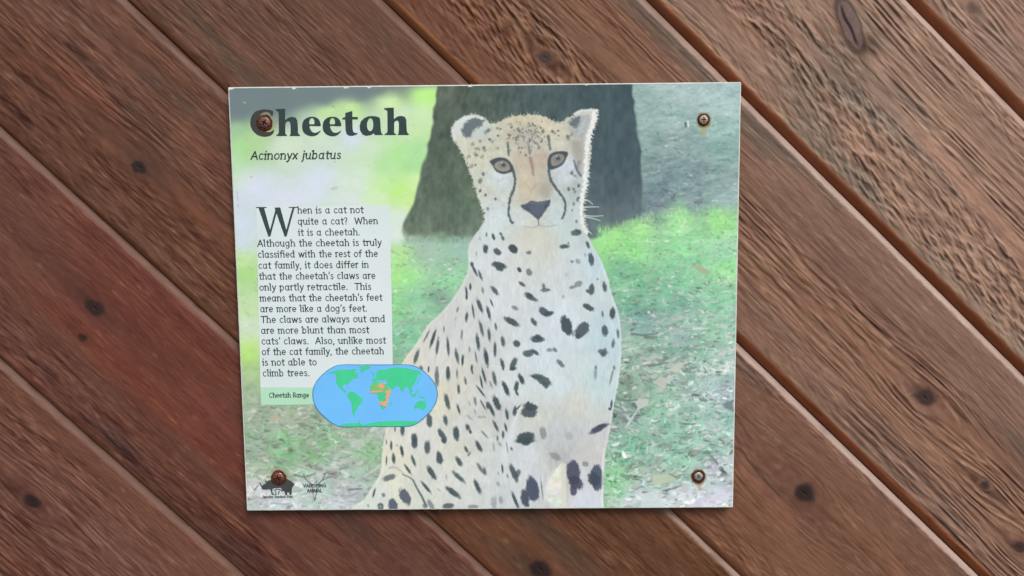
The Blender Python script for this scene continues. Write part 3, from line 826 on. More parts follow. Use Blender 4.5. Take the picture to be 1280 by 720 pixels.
F, M_ = .32, .6                              # faint and middling marks
Z = 8.0
SPOTS = {(490, 280): [(935, 232, 935, 268, 22), (945, 95, 945, 115, 9, M_), (1008, 112, 1020, 145, 13), (1085, 92, 1092, 108, 10), (1104, 132, 1112, 150, 13), (1042, 268, 1066, 286, 25), (1205, 240, 1225, 262, 32),
                      (1030, 400, 1110, 424, 28), (1060, 440, 1090, 452, 20), (798, 392, 802, 415, 14), (810, 430, 845, 505, 12), (870, 478, 895, 545, 11), (740, 640, 750, 712, 10), (783, 605, 783, 650, 10), (903, 640, 910, 685, 10, M_),
                      (1008, 640, 1046, 690, 18), (880, 135, 880, 158, 8, F), (845, 280, 845, 312, 8, F), (1270, 450, 1280, 465, 14)],
         (640, 280): [(620, 88, 665, 82, 27), (655, 70, 668, 78, 16), (500, 226, 548, 222, 19), (563, 186, 565, 195, 9, M_), (160, 287, 178, 286, 15, .75), (750, 190, 766, 226, 14), (785, 322, 795, 382, 25), (598, 375, 606, 376, 12, M_), (652, 365, 662, 378, 18, .5),
                      (68, 448, 80, 466, 13), (168, 472, 174, 492, 25, .7), (650, 602, 678, 592, 25, M_), (588, 634, 622, 628, 14, M_), (82, 588, 118, 614, 14), (315, 608, 318, 650, 14, .7), (305, 662, 350, 660, 18, .75), (355, 660, 372, 660, 10, M_),
                      (798, 632, 795, 682, 25), (754, 668, 764, 674, 15), (922, 604, 930, 656, 18), (915, 580, 917, 590, 8, M_), (855, 550, 855, 553, 9, M_), (150, 700, 192, 722, 18), (545, 505, 550, 510, 14, .15), (730, 300, 732, 315, 9, F), (1, 238, 20, 255, 30)],
         (490, 370): [(745, 0, 748, 25, 10), (662, 118, 650, 152, 9, M_), (803, 95, 820, 208, 9), (858, 46, 897, 146, 16), (984, 40, 1008, 98, 8), (953, 118, 978, 218, 14), (750, 180, 742, 244, 12), (1152, 232, 1242, 282, 26), (1215, 112, 1242, 126, 15, M_),
                      (878, 262, 908, 380, 14), (1034, 282, 1042, 328, 10), (968, 342, 976, 432, 13), (1105, 428, 1112, 482, 18), (1238, 468, 1252, 482, 24), (700, 345, 695, 424, 9, .7), (520, 308, 520, 352, 7, M_), (372, 352, 318, 452, 8, .7), (432, 356, 385, 500, 13),
                      (461, 438, 447, 572, 13), (555, 428, 566, 578, 12), (850, 396, 866, 518, 15), (261, 556, 228, 656, 16), (638, 546, 660, 654, 14), (709, 598, 704, 684, 11), (775, 518, 775, 552, 8, M_), (832, 568, 850, 662, 8, .7), (934, 556, 955, 684, 18),
                      (1030, 486, 1030, 594, 13), (1094, 646, 1112, 704, 16), (1228, 648, 1202, 704, 22), (800, 698, 800, 725, 10), (288, 712, 296, 725, 14, .8), (368, 706, 370, 725, 7, M_), (560, 712, 562, 730, 9), (455, 712, 456, 730, 7, M_), (640, 215, 636, 240, 6, F)],
         (640, 370): [(150, 2, 232, 38, 17), (298, 140, 345, 178, 27), (345, 182, 392, 170, 17), (203, 242, 232, 278, 17), (218, 432, 285, 432, 25), (252, 408, 268, 412, 20), (140, 575, 185, 570, 26), (208, 546, 254, 577, 14), (362, 540, 385, 540, 14, M_), (425, 535, 435, 545, 14, .65),
                      (532, 246, 568, 348, 38), (522, 310, 530, 330, 26), (722, 316, 672, 372, 46), (655, 400, 662, 402, 20), (738, 98, 792, 128, 21), (904, 160, 908, 198, 9, .75), (1007, 145, 1003, 204, 21), (924, 326, 930, 372, 24), (1058, 345, 1063, 404, 11, .75),
                      (1016, 450, 1008, 504, 13, .75), (886, 555, 932, 562, 21, .8), (908, 582, 915, 585, 18, .8), (466, 656, 504, 694, 17, .8), (838, 706, 842, 722, 10, M_), (1020, 706, 1024, 722, 10, M_), (510, 5, 516, 12, 12, F), (930, 530, 936, 560, 12, .7)],
         (450, 460): [(765, 22, 770, 155, 19, .8), (880, 12, 882, 102, 18), (970, 18, 970, 84, 8, .7), (1050, 105, 1060, 158, 11, .75), (985, 180, 988, 244, 12), (858, 282, 886, 392, 19), (973, 370, 996, 448, 10), (848, 492, 860, 548, 19), (690, 490, 696, 562, 25),
                      (425, 590, 425, 654, 18), (350, 596, 350, 628, 8, .7), (540, 680, 545, 725, 24), (800, 636, 846, 712, 23), (958, 616, 966, 692, 27), (1073, 580, 1080, 604, 17), (1100, 628, 1106, 644, 12), (1113, 0, 1125, 48, 9), (1223, 16, 1257, 134, 11), (1203, 85, 1222, 188, 9),
                      (1172, 186, 1244, 280, 9), (1150, 305, 1156, 355, 13, M_), (1208, 330, 1254, 414, 7), (1275, 355, 1277, 392, 14), (1090, 336, 1096, 372, 8, F), (1220, 634, 1272, 692, 10, M_), (1080, 478, 1112, 512, 9, F), (1192, 490, 1206, 492, 13, F), (1236, 486, 1246, 492, 10, F), (685, 0, 685, 36, 8), (1145, 420, 1155, 450, 9, F)],
         (610, 460): [(150, 0, 152, 12, 10), (234, 12, 268, 4, 14), (53, 55, 76, 154, 15), (158, 156, 197, 250, 20), (322, 84, 347, 142, 18), (287, 156, 280, 214, 17), (283, 238, 297, 266, 9), (440, 80, 530, 104, 13), (500, 92, 592, 142, 33), (560, 152, 582, 182, 18), (68, 306, 107, 394, 26),
                      (13, 366, 52, 460, 15), (184, 430, 196, 500, 14), (270, 406, 265, 460, 15), (288, 412, 332, 368, 6), (372, 446, 442, 448, 36), (390, 385, 455, 392, 28), (402, 345, 406, 355, 10), (58, 540, 97, 620, 13), (170, 566, 186, 626, 10), (150, 645, 151, 694, 11), (95, 686, 95, 724, 9, .7),
                      (330, 702, 425, 682, 36), (545, 618, 556, 684, 25, .5), (1048, 634, 1152, 582, 24, .95, (82, 88, 104)), (1110, 590, 1186, 568, 16, .9, (82, 88, 104)), (1075, 16, 1074, 94, 12, .5), (1252, 16, 1220, 156, 9, .5), (1236, 336, 1231, 402, 9), (1214, 408, 1218, 412, 10), (800, 672, 815, 690, 30, .2), (18, 136, 42, 194, 7, M_)],
         (450, 550): [(545, 4, 545, 52, 25), (312, 24, 313, 88, 11), (413, 74, 426, 146, 13), (334, 154, 339, 218, 15), (266, 166, 262, 244, 6), (671, 34, 675, 112, 25), (835, 6, 840, 12, 20), (522, 172, 547, 242, 13), (788, 148, 800, 208, 28), (453, 256, 502, 328, 11), (688, 284, 742, 370, 23),
                      (1053, 76, 1072, 112, 13), (1082, 152, 1100, 128, 9, .7), (1168, 26, 1207, 98, 19), (973, 186, 1007, 244, 20), (1178, 244, 1226, 320, 14, .75), (1242, 288, 1250, 335, 14, .8), (943, 330, 1033, 414, 18), (626, 430, 698, 518, 13), (886, 490, 975, 558, 24), (1152, 418, 1196, 514, 19),
                      (258, 388, 330, 362, 26, .92, (88, 98, 104)), (430, 532, 472, 602, 42, .95, (80, 88, 104)), (151, 494, 130, 564, 9), (232, 548, 238, 554, 15, .7), (205, 660, 206, 672, 26), (325, 632, 332, 676, 40, .95, (80, 88, 104)), (846, 662, 912, 655, 23), (690, 618, 722, 672, 20, M_), (636, 652, 645, 670, 12, M_),
                      (1096, 665, 1165, 665, 16, M_), (966, 0, 972, 6, 9, M_), (780, 490, 795, 505, 9, F), (862, 345, 864, 385, 8, F), (80, 650, 82, 662, 6, .7), (262, 0, 264, 40, 6, .7), (370, 45, 372, 60, 8, F)],
         (610, 550): [(310, 8, 436, 4, 26), (370, 32, 392, 30, 20), (184, 24, 199, 124, 7), (230, 80, 234, 92, 11), (140, 250, 148, 320, 8), (232, 266, 282, 394, 23), (302, 318, 290, 352, 19, .8), (430, 418, 452, 560, 42, .97, (78, 86, 104)), (452, 440, 472, 556, 38, .97, (78, 86, 104)),
                      (364, 526, 374, 622, 33, .95, (80, 88, 102)), (390, 645, 398, 655, 13), (242, 532, 302, 675, 12), (528, 396, 548, 566, 6, M_), (848, 265, 858, 385, 52, .95, (82, 86, 104)), (865, 415, 892, 440, 48, .95, (82, 86, 104)), (853, 485, 856, 525, 26, .95, (82, 86, 104)), (1085, 312, 1096, 440, 50, .95, (78, 88, 102)),
                      (1055, 375, 1065, 405, 46, .9, (78, 88, 102)), (970, 238, 982, 242, 20, .5), (645, 148, 702, 180, 24, .35), (58, 590, 60, 662, 24, .35), (128, 585, 132, 622, 18, .4), (98, 430, 104, 448, 14, .35), (110, 30, 125, 50, 14, .35), (55, 40, 60, 100, 10, F), (190, 345, 196, 372, 7, M_), (100, 320, 104, 340, 8, F)]}
for (ox, oy), lst in SPOTS.items():
    for s_ in lst:
        x1, y1, x2, y2, r = s_[:5]
        spot(ox + x1 / Z, oy + y1 / Z, ox + x2 / Z, oy + y2 / Z, r / Z, *(s_[5:]))
put_line([(450 + 203 / Z, 550 + 664 / Z), (450 + 207 / Z, 550 + 668 / Z)], (175, 186, 190), 1.3, 1.2, 1.0, .7, CAT)
put_line(smooth_open([(503.7, 593), (515, 599), (521, 610), (527.5, 621), (533, 633)]), (88, 104, 110), .8, 1.5, .9, .85, CAT, .3)
put_line(smooth_open([(487, 585), (493, 584), (499, 587), (507, 595)]), (160, 172, 180), 1.6, 1.0, 1.4, .6, CAT)
put_line(smooth_open([(640, 532), (646, 520), (652, 505)]), (228, 238, 240), 1.0, .6, 1.2, .6, CAT)
put_poly([(633, 545), (640, 530), (644, 520), (646, 535), (640, 560), (632, 580), (626, 570)], (220, 234, 238), 4, .5, clip=CAT)
put_poly([(702, 578), (708, 580), (708, 636), (703, 640)], (226, 228, 214), 1.5, .6, clip=CAT)
put_line([(754.5, 560), (753, 600), (752.5, 636)], (226, 236, 232), .9, .9, .9, .7, CAT)

# face; h(x, y) and k(x, y) are two rulers used when the face was measured
h_ = lambda x, y: (540 + x / 5.3333, 120 + y / 5.3333)
k_ = lambda x, y: (560 + x / 5.805, 180 + y / 5.805)
DK = (84, 96, 104)
put_poly([h_(*p) for p in ((192, 232), (225, 172), (285, 140), (355, 158), (335, 198), (285, 225), (252, 278), (212, 262))], (98, 111, 120), 2.2, .9, 1.6, 2.2, 5)
put_poly([h_(*p) for p in ((150, 240), (175, 185), (215, 160), (195, 215), (185, 260))], (206, 218, 220), 2, .8, clip=CAT)
put_poly([h_(*p) for p in ((262, 275), (300, 228), (350, 200), (395, 205), (370, 250), (300, 290))], (190, 206, 208), 2, .7, clip=CAT)
put_poly([h_(*p) for p in ((912, 182), (938, 150), (988, 136), (995, 168), (965, 210), (932, 205))], (100, 113, 122), 2.0, .9, 1.6, 2.2, 6)
put_poly([h_(*p) for p in ((990, 130), (1045, 125), (1060, 160), (1035, 240), (1000, 300), (960, 240), (985, 190))], (158, 168, 176), 2.5, .7, .6, 3, 7, CAT)
for a_, b_ in (((1000, 190), (1030, 150)), ((985, 225), (1020, 190)), ((1000, 110), (960, 140)), ((975, 250), (1010, 230))):
    put_line([h_(*a_), h_(*b_)], (196, 206, 210), 1.0, .5, 1, .7, CAT)
put_poly([h_(*p) for p in ((930, 300), (1000, 300), (1010, 420), (990, 540), (955, 480), (940, 380))], (152, 156, 152), 3, .55, clip=CAT)
put_line(smooth_open([h_(*p) for p in ((945, 430), (965, 490), (990, 530))]), (98, 108, 116), .9, 1.6, 1, .8, CAT)
rimL = smooth_open([h_(*p) for p in ((1088, 98), (1072, 190), (1040, 300), (1030, 400), (1026, 480), (1018, 590), (1000, 690))] + [(727.5, 262), (728, 278), (733, 291)])
put_line(rimL, (232, 239, 236), 2.9, 1.9, 1.1, .95, None, 1.6, 2.0, 9)
put_line([h_(955, 118), h_(1000, 95), h_(1085, 97)], (214, 224, 222), 1.6, 1.6, 1.2, .85, None, .8, 2, 4)
put_line(smooth_open([h_(*p) for p in ((150, 280), (138, 240), (160, 180), (215, 148), (275, 133), (340, 150))]), (214, 226, 226), 2.2, 1.8, 1.6, .8, None, .9, 2, 8)
for _ in range(150):                          # stray hairs along the lit edges
    q = rimL[STR.integers(0, len(rimL) - 1)]
    L = STR.uniform(1.5, 4.5)
    a_ = STR.uniform(-.2, 1.1)
    put_line([q, (q[0] + 2 + L * math.cos(a_), q[1] + L * math.sin(a_))], (222, 228, 222), .55, .25, .6, .7)
for _ in range(230):
    i = STR.integers(0, len(OUTS))
    q = OUTS[i]
    if q[1] > 290 or q[0] > 712:
        continue
    d_ = q - np.array([655, 220])
    d_ /= np.linalg.norm(d_)
    put_line([q - d_ * 1.5, q + d_ * STR.uniform(.8, 3.2) + STR.normal(0, .8, 2)], np.array([206, 212, 200]) + STR.normal(0, 6), .6, .25, .7, .7)
# left cheek fur in tufts
for _ in range(70):
    x, y = STR.uniform(578, 618), STR.uniform(168, 240)
    put_line([(x, y), (x + STR.normal(2, 1), y + STR.uniform(2, 5))], local(x, y) + STR.normal(0, 9), .8, .4, .9, .6, CAT)
# eyes
put_poly(smooth_closed([h_(*p) for p in ((385, 438), (400, 425), (440, 410), (490, 415), (525, 445), (545, 495), (510, 512), (470, 520), (425, 500), (405, 465))]), (74, 86, 92), 1.0, .95)
put_poly(smooth_closed([h_(*p) for p in ((415, 462), (440, 435), (480, 430), (510, 452), (520, 485), (500, 500), (465, 503), (430, 488))]), (160, 159, 150), 1.3, .92)
put_poly(smooth_closed([h_(*p) for p in ((440, 462), (465, 438), (500, 446), (505, 470), (478, 486), (452, 482))]), (134, 133, 128), 1.6, .65)
put_line([h_(474, 458), h_(478, 460)], (70, 80, 86), 2.4, 2.3, .9, .85)
put_line([h_(420, 440), h_(470, 424), h_(515, 442)], (90, 98, 100), .9, .9, 1.0, .8)
put_line([h_(466, 448), h_(468, 449)], (205, 215, 218), .8, .7, .7, .8)
put_poly(smooth_closed([h_(*p) for p in ((770, 460), (775, 410), (800, 380), (850, 368), (905, 375), (895, 420), (870, 460), (830, 482), (785, 490))]), (74, 86, 92), 1.0, .95)
put_poly(smooth_closed([h_(*p) for p in ((792, 440), (800, 405), (830, 388), (868, 390), (882, 412), (868, 442), (835, 462), (805, 466))]), (154, 154, 147), 1.3, .92)
put_poly(smooth_closed([h_(*p) for p in ((808, 425), (825, 400), (860, 400), (868, 425), (848, 446), (820, 446))]), (128, 128, 124), 1.6, .65)
put_line([h_(838, 414), h_(842, 416)], (70, 80, 86), 2.3, 2.2, .9, .85)
put_line([h_(830, 404), h_(832, 405)], (205, 215, 218), .8, .7, .7, .8)
put_line(smooth_open([h_(*p) for p in ((420, 520), (470, 535), (525, 522))]), (208, 224, 230), 1.6, 1.4, 1.8, .7, CAT)
put_line(smooth_open([h_(*p) for p in ((820, 500), (880, 462), (905, 410))]), (206, 222, 230), 1.8, 1.2, 1.8, .7, CAT)
# tear lines, brow lines, nose
put_line(smooth_open([k_(*p) for p in ((462, 160), (485, 240), (480, 320), (452, 390), (440, 480), (450, 545), (470, 572))]), (80, 94, 102), 1.55, 1.2, 1.2, .9, None, .7, 2.2)
put_line(smooth_open([k_(*p) for p in ((733, 165), (735, 215), (748, 265), (790, 330), (832, 385), (850, 440), (845, 500), (830, 540))]), (80, 94, 102), 1.7, 1.2, 1.2, .9, None, .7, 2.2)
put_line([h_(505, 310), h_(512, 395)], DK, 1.4, 1.2, 1.3, .8, None, .5)
put_line([h_(640, 308), h_(652, 385)], DK, 1.5, 1.1, 1.3, .8, None, .5)
put_line([h_(775, 268), h_(787, 355)], DK, 1.6, 1.3, 1.3, .8, None, .5)
put_line(smooth_open([h_(*p) for p in ((655, 415), (668, 470), (675, 525))]), (142, 126, 114), 2.3, 1.4, 2.2, .75)
put_poly([h_(*p) for p in ((525, 380), (640, 370), (650, 420), (560, 420), (530, 410))], (184, 176, 160), 5, .3)
put_poly([h_(*p) for p in ((690, 395), (770, 380), (760, 430), (700, 470))], (186, 174, 160), 5, .3)
put_line(smooth_open([h_(*p) for p in ((690, 590), (680, 610), (665, 625))]), (166, 158, 146), 1.6, 1.0, 1.8, .5)
put_poly([k_(*p) for p in ((680, 290), (735, 300), (745, 390), (700, 395), (670, 340))], (164, 164, 156), 4, .55)
put_poly(smooth_closed([k_(*p) for p in ((528, 445), (565, 435), (605, 412), (650, 420), (705, 412), (742, 405), (736, 445), (700, 495), (662, 545), (640, 540), (590, 498), (550, 474))], 2), (84, 96, 110), 1.2, .95, .4, 2.5, 3)
put_poly(smooth_closed([k_(*p) for p in ((570, 462), (640, 442), (715, 435), (690, 485), (650, 525), (600, 490))], 2), (100, 112, 126), 2.0, .7)
put_line([k_(600, 428), k_(650, 432), k_(700, 425)], (120, 130, 138), 1.2, 1.0, 1.4, .6)
put_line([k_(575, 466), k_(592, 476)], (70, 82, 92), 1.2, .7, .8, .7)
put_line([k_(712, 446), k_(700, 462)], (70, 82, 92), 1.2, .7, .8, .7)
put_line([k_(655, 540), k_(658, 590)], (104, 118, 124), .8, .7, .8, .8)
put_line(smooth_open([k_(*p) for p in ((560, 600), (620, 606), (658, 590), (720, 600), (780, 588))]), (158, 172, 176), .8, .7, 1.3, .7)
# freckles on brow and cheeks
HS = [(375, 232, 9, 14), (435, 215, 6, 10), (440, 265, 10, 6), (515, 262, 13, 9), (530, 208, 8, 10), (575, 270, 8, 14), (560, 292, 6, 8), (695, 265, 8, 8), (660, 295, 9, 7), (685, 312, 8, 8), (712, 346, 9, 9), (740, 235, 10, 18), (725, 212, 9, 6), (802, 236, 9, 8),
      (838, 232, 7, 6), (905, 270, 9, 12), (345, 345, 9, 11), (385, 290, 9, 8), (340, 520, 10, 14), (320, 570, 11, 15), (290, 350, 9, 6), (300, 395, 9, 6), (290, 460, 8, 6), (320, 635, 6, 10), (455, 220, 6, 6), (675, 195, 6, 9), (600, 345, 7, 8), (580, 345, 6, 10), (625, 395, 6, 10), (590, 375, 5, 9),
      (910, 625, 7, 10), (945, 620, 6, 10), (975, 600, 6, 14), (975, 680, 7, 11), (935, 520, 8, 5), (845, 265, 6, 5), (360, 660, 6, 10), (420, 685, 6, 8)]
for x, y, a_, b_ in HS:
    p = h_(x, y)
    d_ = max(0, (b_ - a_)) / 5.33
    spot(p[0], p[1] - d_ / 2, p[0] + STR.normal(0, .4), p[1] + d_ / 2, min(a_, b_) / 5.33, .78, np.array([92, 98, 98.]))
for x, y, r in ((875, 325, 11), (920, 345, 9), (940, 405, 12), (912, 435, 11), (932, 560, 10), (900, 210, 10), (952, 300, 9), (270, 370, 8), (345, 400, 8), (290, 470, 10), (235, 335, 9), (900, 480, 7)):
    p = k_(x, y)
    spot(p[0], p[1] - .6, p[0], p[1] + .8, r / 5.8 * .8, .6)
put_poly([h_(*p) for p in ((575, 235), (640, 225), (720, 245), (745, 300), (720, 360), (640, 370), (575, 350))], (192, 198, 190), 7, .5)
for x, y, r in ((205, 240, 9), (230, 262, 8), (262, 268, 9), (215, 290, 9), (240, 225, 8), (200, 350, 8), (185, 300, 7), (268, 180, 9), (285, 170, 10), (245, 415, 9), (330, 260, 6), (300, 225, 6), (255, 300, 6), (610, 185, 8), (680, 210, 9), (700, 190, 7), (725, 350, 10), (715, 400, 9), (735, 330, 9), (700, 380, 7)):
    p = (540 + x / 4, 120 + y / 4)
    put_line([p, (p[0] + STR.normal(0, 1.2), p[1] + STR.uniform(.5, 2.2))], (122, 118, 106), r / 4.6, r / 6, 1.8, .6, CAT, .7, 1.6, int(x))
for _ in range(130):
    x, y = STR.normal(640, 78), STR.normal(258, 60)
    if 500 < x < 775 and 165 < y < 370:
        p = h_(x, y)
        put_line([p, (p[0] + STR.normal(0, .8), p[1] + STR.uniform(.3, 2))], (104, 108, 108), STR.uniform(.6, 1.15), .4, .9, STR.uniform(.3, .8), CAT)
put_poly([h_(*p) for p in ((570, 190), (640, 180), (680, 240), (660, 330), (590, 340), (550, 260))], (160, 162, 156), 6, .15)
for a_, b_, c_ in (((985, 405), (1020, 412), (1050, 438)), ((980, 460), (1035, 456), (1095, 457)), ((985, 516), (1050, 524), (1125, 520)), ((990, 528), (1050, 540), (1105, 556)), ((980, 590), (1010, 622), (1045, 655)), ((985, 340), (1000, 345), (1010, 352)), ((975, 545), (990, 552), (1000, 548))):
    put_line(smooth_open([k_(*a_), k_(*b_), k_(*c_)]), (222, 228, 228), .75, .4, .6, .85)

# wear: chips along the top edge, rust round the screws, one nick
for x, y, w_, h2 in ((290, 110.4, 5, 1.6), (368, 110.5, 3.0, 1.3), (433, 109.5, 5, .8), (462, 109.4, 3.5, .9), (588, 107.8, 4, .7), (735, 106, 6, .6)):
    put_line([(x - w_ / 2, y), (x + w_ / 2, y - .1)], (232, 238, 236), h2, h2 * .5, .6, .95, None, .3)
for x, y in ((296.5, 240), (297, 247), (297.5, 256), (306, 500), (305, 510), (919, 380), (923, 230)):
    put_line([(x, y), (x + .2, y + 4)], (176, 178, 184), .9, .5, .8, .6)
SCR = [(331, 153.5, 'rust', 0, 'dull brown rusty screw covering part of the first title letter', .5), (879.5, 149.5, 'steel', 1, 'tan grey cross head screw with a rust drip below it', .06),
       (348.5, 597, 'rust', 1, 'shiny reddish brown rusty screw above the rhino emblem', -.35), (873, 595, 'steel', 0, 'grey cross head screw with a thick dark rust ring', .7)]
put_line([(880, 158), (879, 165)], (176, 158, 96), 5.0, 3.0, 3.5, .55, None, 1.2, 4)
put_line([(879.5, 150), (879.5, 151)], (120, 92, 52), 8.5, 8.5, 2.2, .85, None, .8, 4)
put_line([(873, 600), (874, 609)], (176, 150, 120), 5.0, 2.0, 3.0, .6, None, 1.2, 4)
put_line([(873, 595.5), (873, 596)], (112, 82, 58), 9.0, 9.0, 2.0, .85, None, .8, 4)
put_line([(331, 153.5), (333, 156)], (150, 140, 80), 13, 11, 5, .45, None, 2, 5)
put_line([(348.5, 596), (349, 598)], (136, 104, 90), 10.5, 10.5, 3.5, .55, None, 1, 4)
put_line([(857, 154), (857, 158.5)], (84, 86, 96), 1.2, .8, .9, .9)
put_line([(860, 152.5), (860.5, 158)], (222, 226, 226), 1.3, 1.0, 1.0, .9)
for _ in range(26):
    x, y = STR.uniform(300, 915), STR.uniform(112, 630)
    put_line([(x, y), (x + STR.normal(0, 1.0), y + STR.normal(0, 1.0))], (228, 234, 234) if STR.random() < .6 else (120, 126, 124), .55, .4, .6, .6)

# ---- cut the print into the picture and the cat's figure, on the same sheet
VERT = np.stack([BX - W / 2, np.full_like(BX, -0.0001), Z0 - BY], -1).reshape(-1, 3)
COLS = np.maximum(lin(np.clip(IMG, 20, 250)) * np.array([.985, .99, 1.0], np.float32) - .014, .004).reshape(-1, 3)
idx = np.arange(NX * NY).reshape(NY, NX)
QD = np.stack([idx[:-1, :-1], idx[1:, :-1], idx[1:, 1:], idx[:-1, 1:]], -1).reshape(-1, 4)
cmid = ((CAT[:-1, :-1] + CAT[1:, :-1] + CAT[1:, 1:] + CAT[:-1, 1:]) / 4 > .5).reshape(-1)


def sheet(name, qsel, parent, mat):
    q = QD[qsel]
    u, inv = np.unique(q, return_inverse=True)
    return link(name, quads_mesh(name, VERT[u], inv.reshape(-1, 4), COLS[u]), parent, mat)


sign = bpy.data.objects.new('cheetah_sign', None)
sign.location = bl(W / 2, H, WALL * .5)
sign.empty_display_size = 0.05
COL.objects.link(sign)
tag(sign, 'weathered printed cheetah information sign screwed to the brown plank wall', 'sign')
M_PRINT = mat_paint('faded_hazy_print', 0.42, 0.15, 0.03, 500, 0.06)  # painted colours hold both the fading and the gloss veil
picture = sheet('picture', ~cmid, sign, M_PRINT)
catfig = sheet('cheetah_figure', cmid, picture, M_PRINT)

# backing board with a pale worn rim
def slab(name, x0, y0, x1, y1, z0, z1, bev, parent, mat):
    import bmesh
    bm = bmesh.new()
    bmesh.ops.create_cube(bm, size=1)
    for v in bm.verts:
        v.co = Vector(bl(x0 + (v.co.x + .5) * (x1 - x0), y0 + (.5 - v.co.z) * (y1 - y0), z0 + (v.co.y + .5) * (z1 - z0)))
    bmesh.ops.bevel(bm, geom=list(bm.edges), offset=bev, segments=2, affect='EDGES')
    me = bpy.data.meshes.new(name)
    bm.to_mesh(me)
    bm.free()
    return link(name, me, parent, mat)


board = slab('board', 0, 0, W, H, 0.0, 0.0042, 0.0006, sign, mat_flat('board_edge', (206, 214, 210), .5, .16, 60))

# ------------------------------------------------------------------ shapes cut from thin sheets
STEP = 0.00014                                # metres per cell when cutting lettering


class Cut:
    """collects strokes and outlines in sign metres, then cuts them out of a flat sheet as one mesh"""

    def __init__(self, x0, y0, x1, y1, step=STEP):
        self.s = step
        self.x0, self.y0 = x0, y0
        self.nx, self.ny = int((x1 - x0) / step) + 2, int((y1 - y0) / step) + 2
        self.f = np.full((self.ny, self.nx), -1.0, np.float32)

    def w(self, a, b, c, d):
        i0 = max(0, int((a - self.x0) / self.s))
        i1 = min(self.nx, int((c - self.x0) / self.s) + 2)
        j0 = max(0, int((b - self.y0) / self.s))
        j1 = min(self.ny, int((d - self.y0) / self.s) + 2)
        sl = (slice(j0, j1), slice(i0, i1))
        y, x = np.mgrid[j0:j1, i0:i1]
        return sl, (self.x0 + x * self.s).astype(np.float32), (self.y0 + y * self.s).astype(np.float32)

    def line(self, P, r0, r1=None):
        P = np.asarray(P, float)
        m_ = max(r0, r1 or 0) + 2 * self.s
        sl, x, y = self.w(P[:, 0].min() - m_, P[:, 1].min() - m_, P[:, 0].max() + m_, P[:, 1].max() + m_)
        self.f[sl] = np.maximum(self.f[sl], sd_line(P, x, y, r0, r1))

    def poly(self, P, holes=()):
        P = np.asarray(P, float)
        m_ = 3 * self.s
        sl, x, y = self.w(P[:, 0].min() - m_, P[:, 1].min() - m_, P[:, 0].max() + m_, P[:, 1].max() + m_)
        d = sd_poly(P, x, y)
        for h in holes:
            d = np.minimum(d, -sd_poly(h, x, y))
        self.f[sl] = np.maximum(self.f[sl], d)

    def mesh(self, name, z, parent, mat):
        f, s = self.f, self.s
        ins = f > 0
        n4 = ins[:-1, :-1].astype(int) + ins[1:, :-1] + ins[1:, 1:] + ins[:-1, 1:]
        V, Fc = [], []

        def add(pts):
            b = len(V)
            V.extend(bl(self.x0 + p[0] * s, self.y0 + p[1] * s, z) for p in pts)
            Fc.append(range(b, b + len(pts)))
        for j in np.nonzero((n4 == 4).any(1))[0]:
            r = np.concatenate([[0], (n4[j] == 4).astype(np.int8), [0]])
            e = np.diff(r)
            for a, b in zip(np.nonzero(e == 1)[0], np.nonzero(e == -1)[0]):
                add([(a, j), (a, j + 1), (b, j + 1), (b, j)])
        for j, i in zip(*np.nonzero((n4 > 0) & (n4 < 4))):
            c = [(i, j), (i, j + 1), (i + 1, j + 1), (i + 1, j)]
            v = [f[q[1], q[0]] for q in c]
            pts = []
            for k in range(4):
                a, b = v[k], v[(k + 1) % 4]
                p, q = c[k], c[(k + 1) % 4]
                if a > 0:
                    pts.append(p)
                if (a > 0) != (b > 0):
                    t = a / (a - b)
                    pts.append((p[0] + (q[0] - p[0]) * t, p[1] + (q[1] - p[1]) * t))
            if len(pts) >= 3:
                add(pts)
        return link(name, poly_mesh(name, V, Fc), parent, mat)


def arc(cx, cy, rx, ry, a0=0, a1=360, n=14):
    t = np.radians(np.linspace(a0, a1, n))
    return np.stack([cx + rx * np.cos(t), cy + ry * np.sin(t)], 1)


def flag(x, y):
    return [(x - .2, y - .1), (x, y - .01)]


TRACK = .10
A_ = lambda *p: list(p)
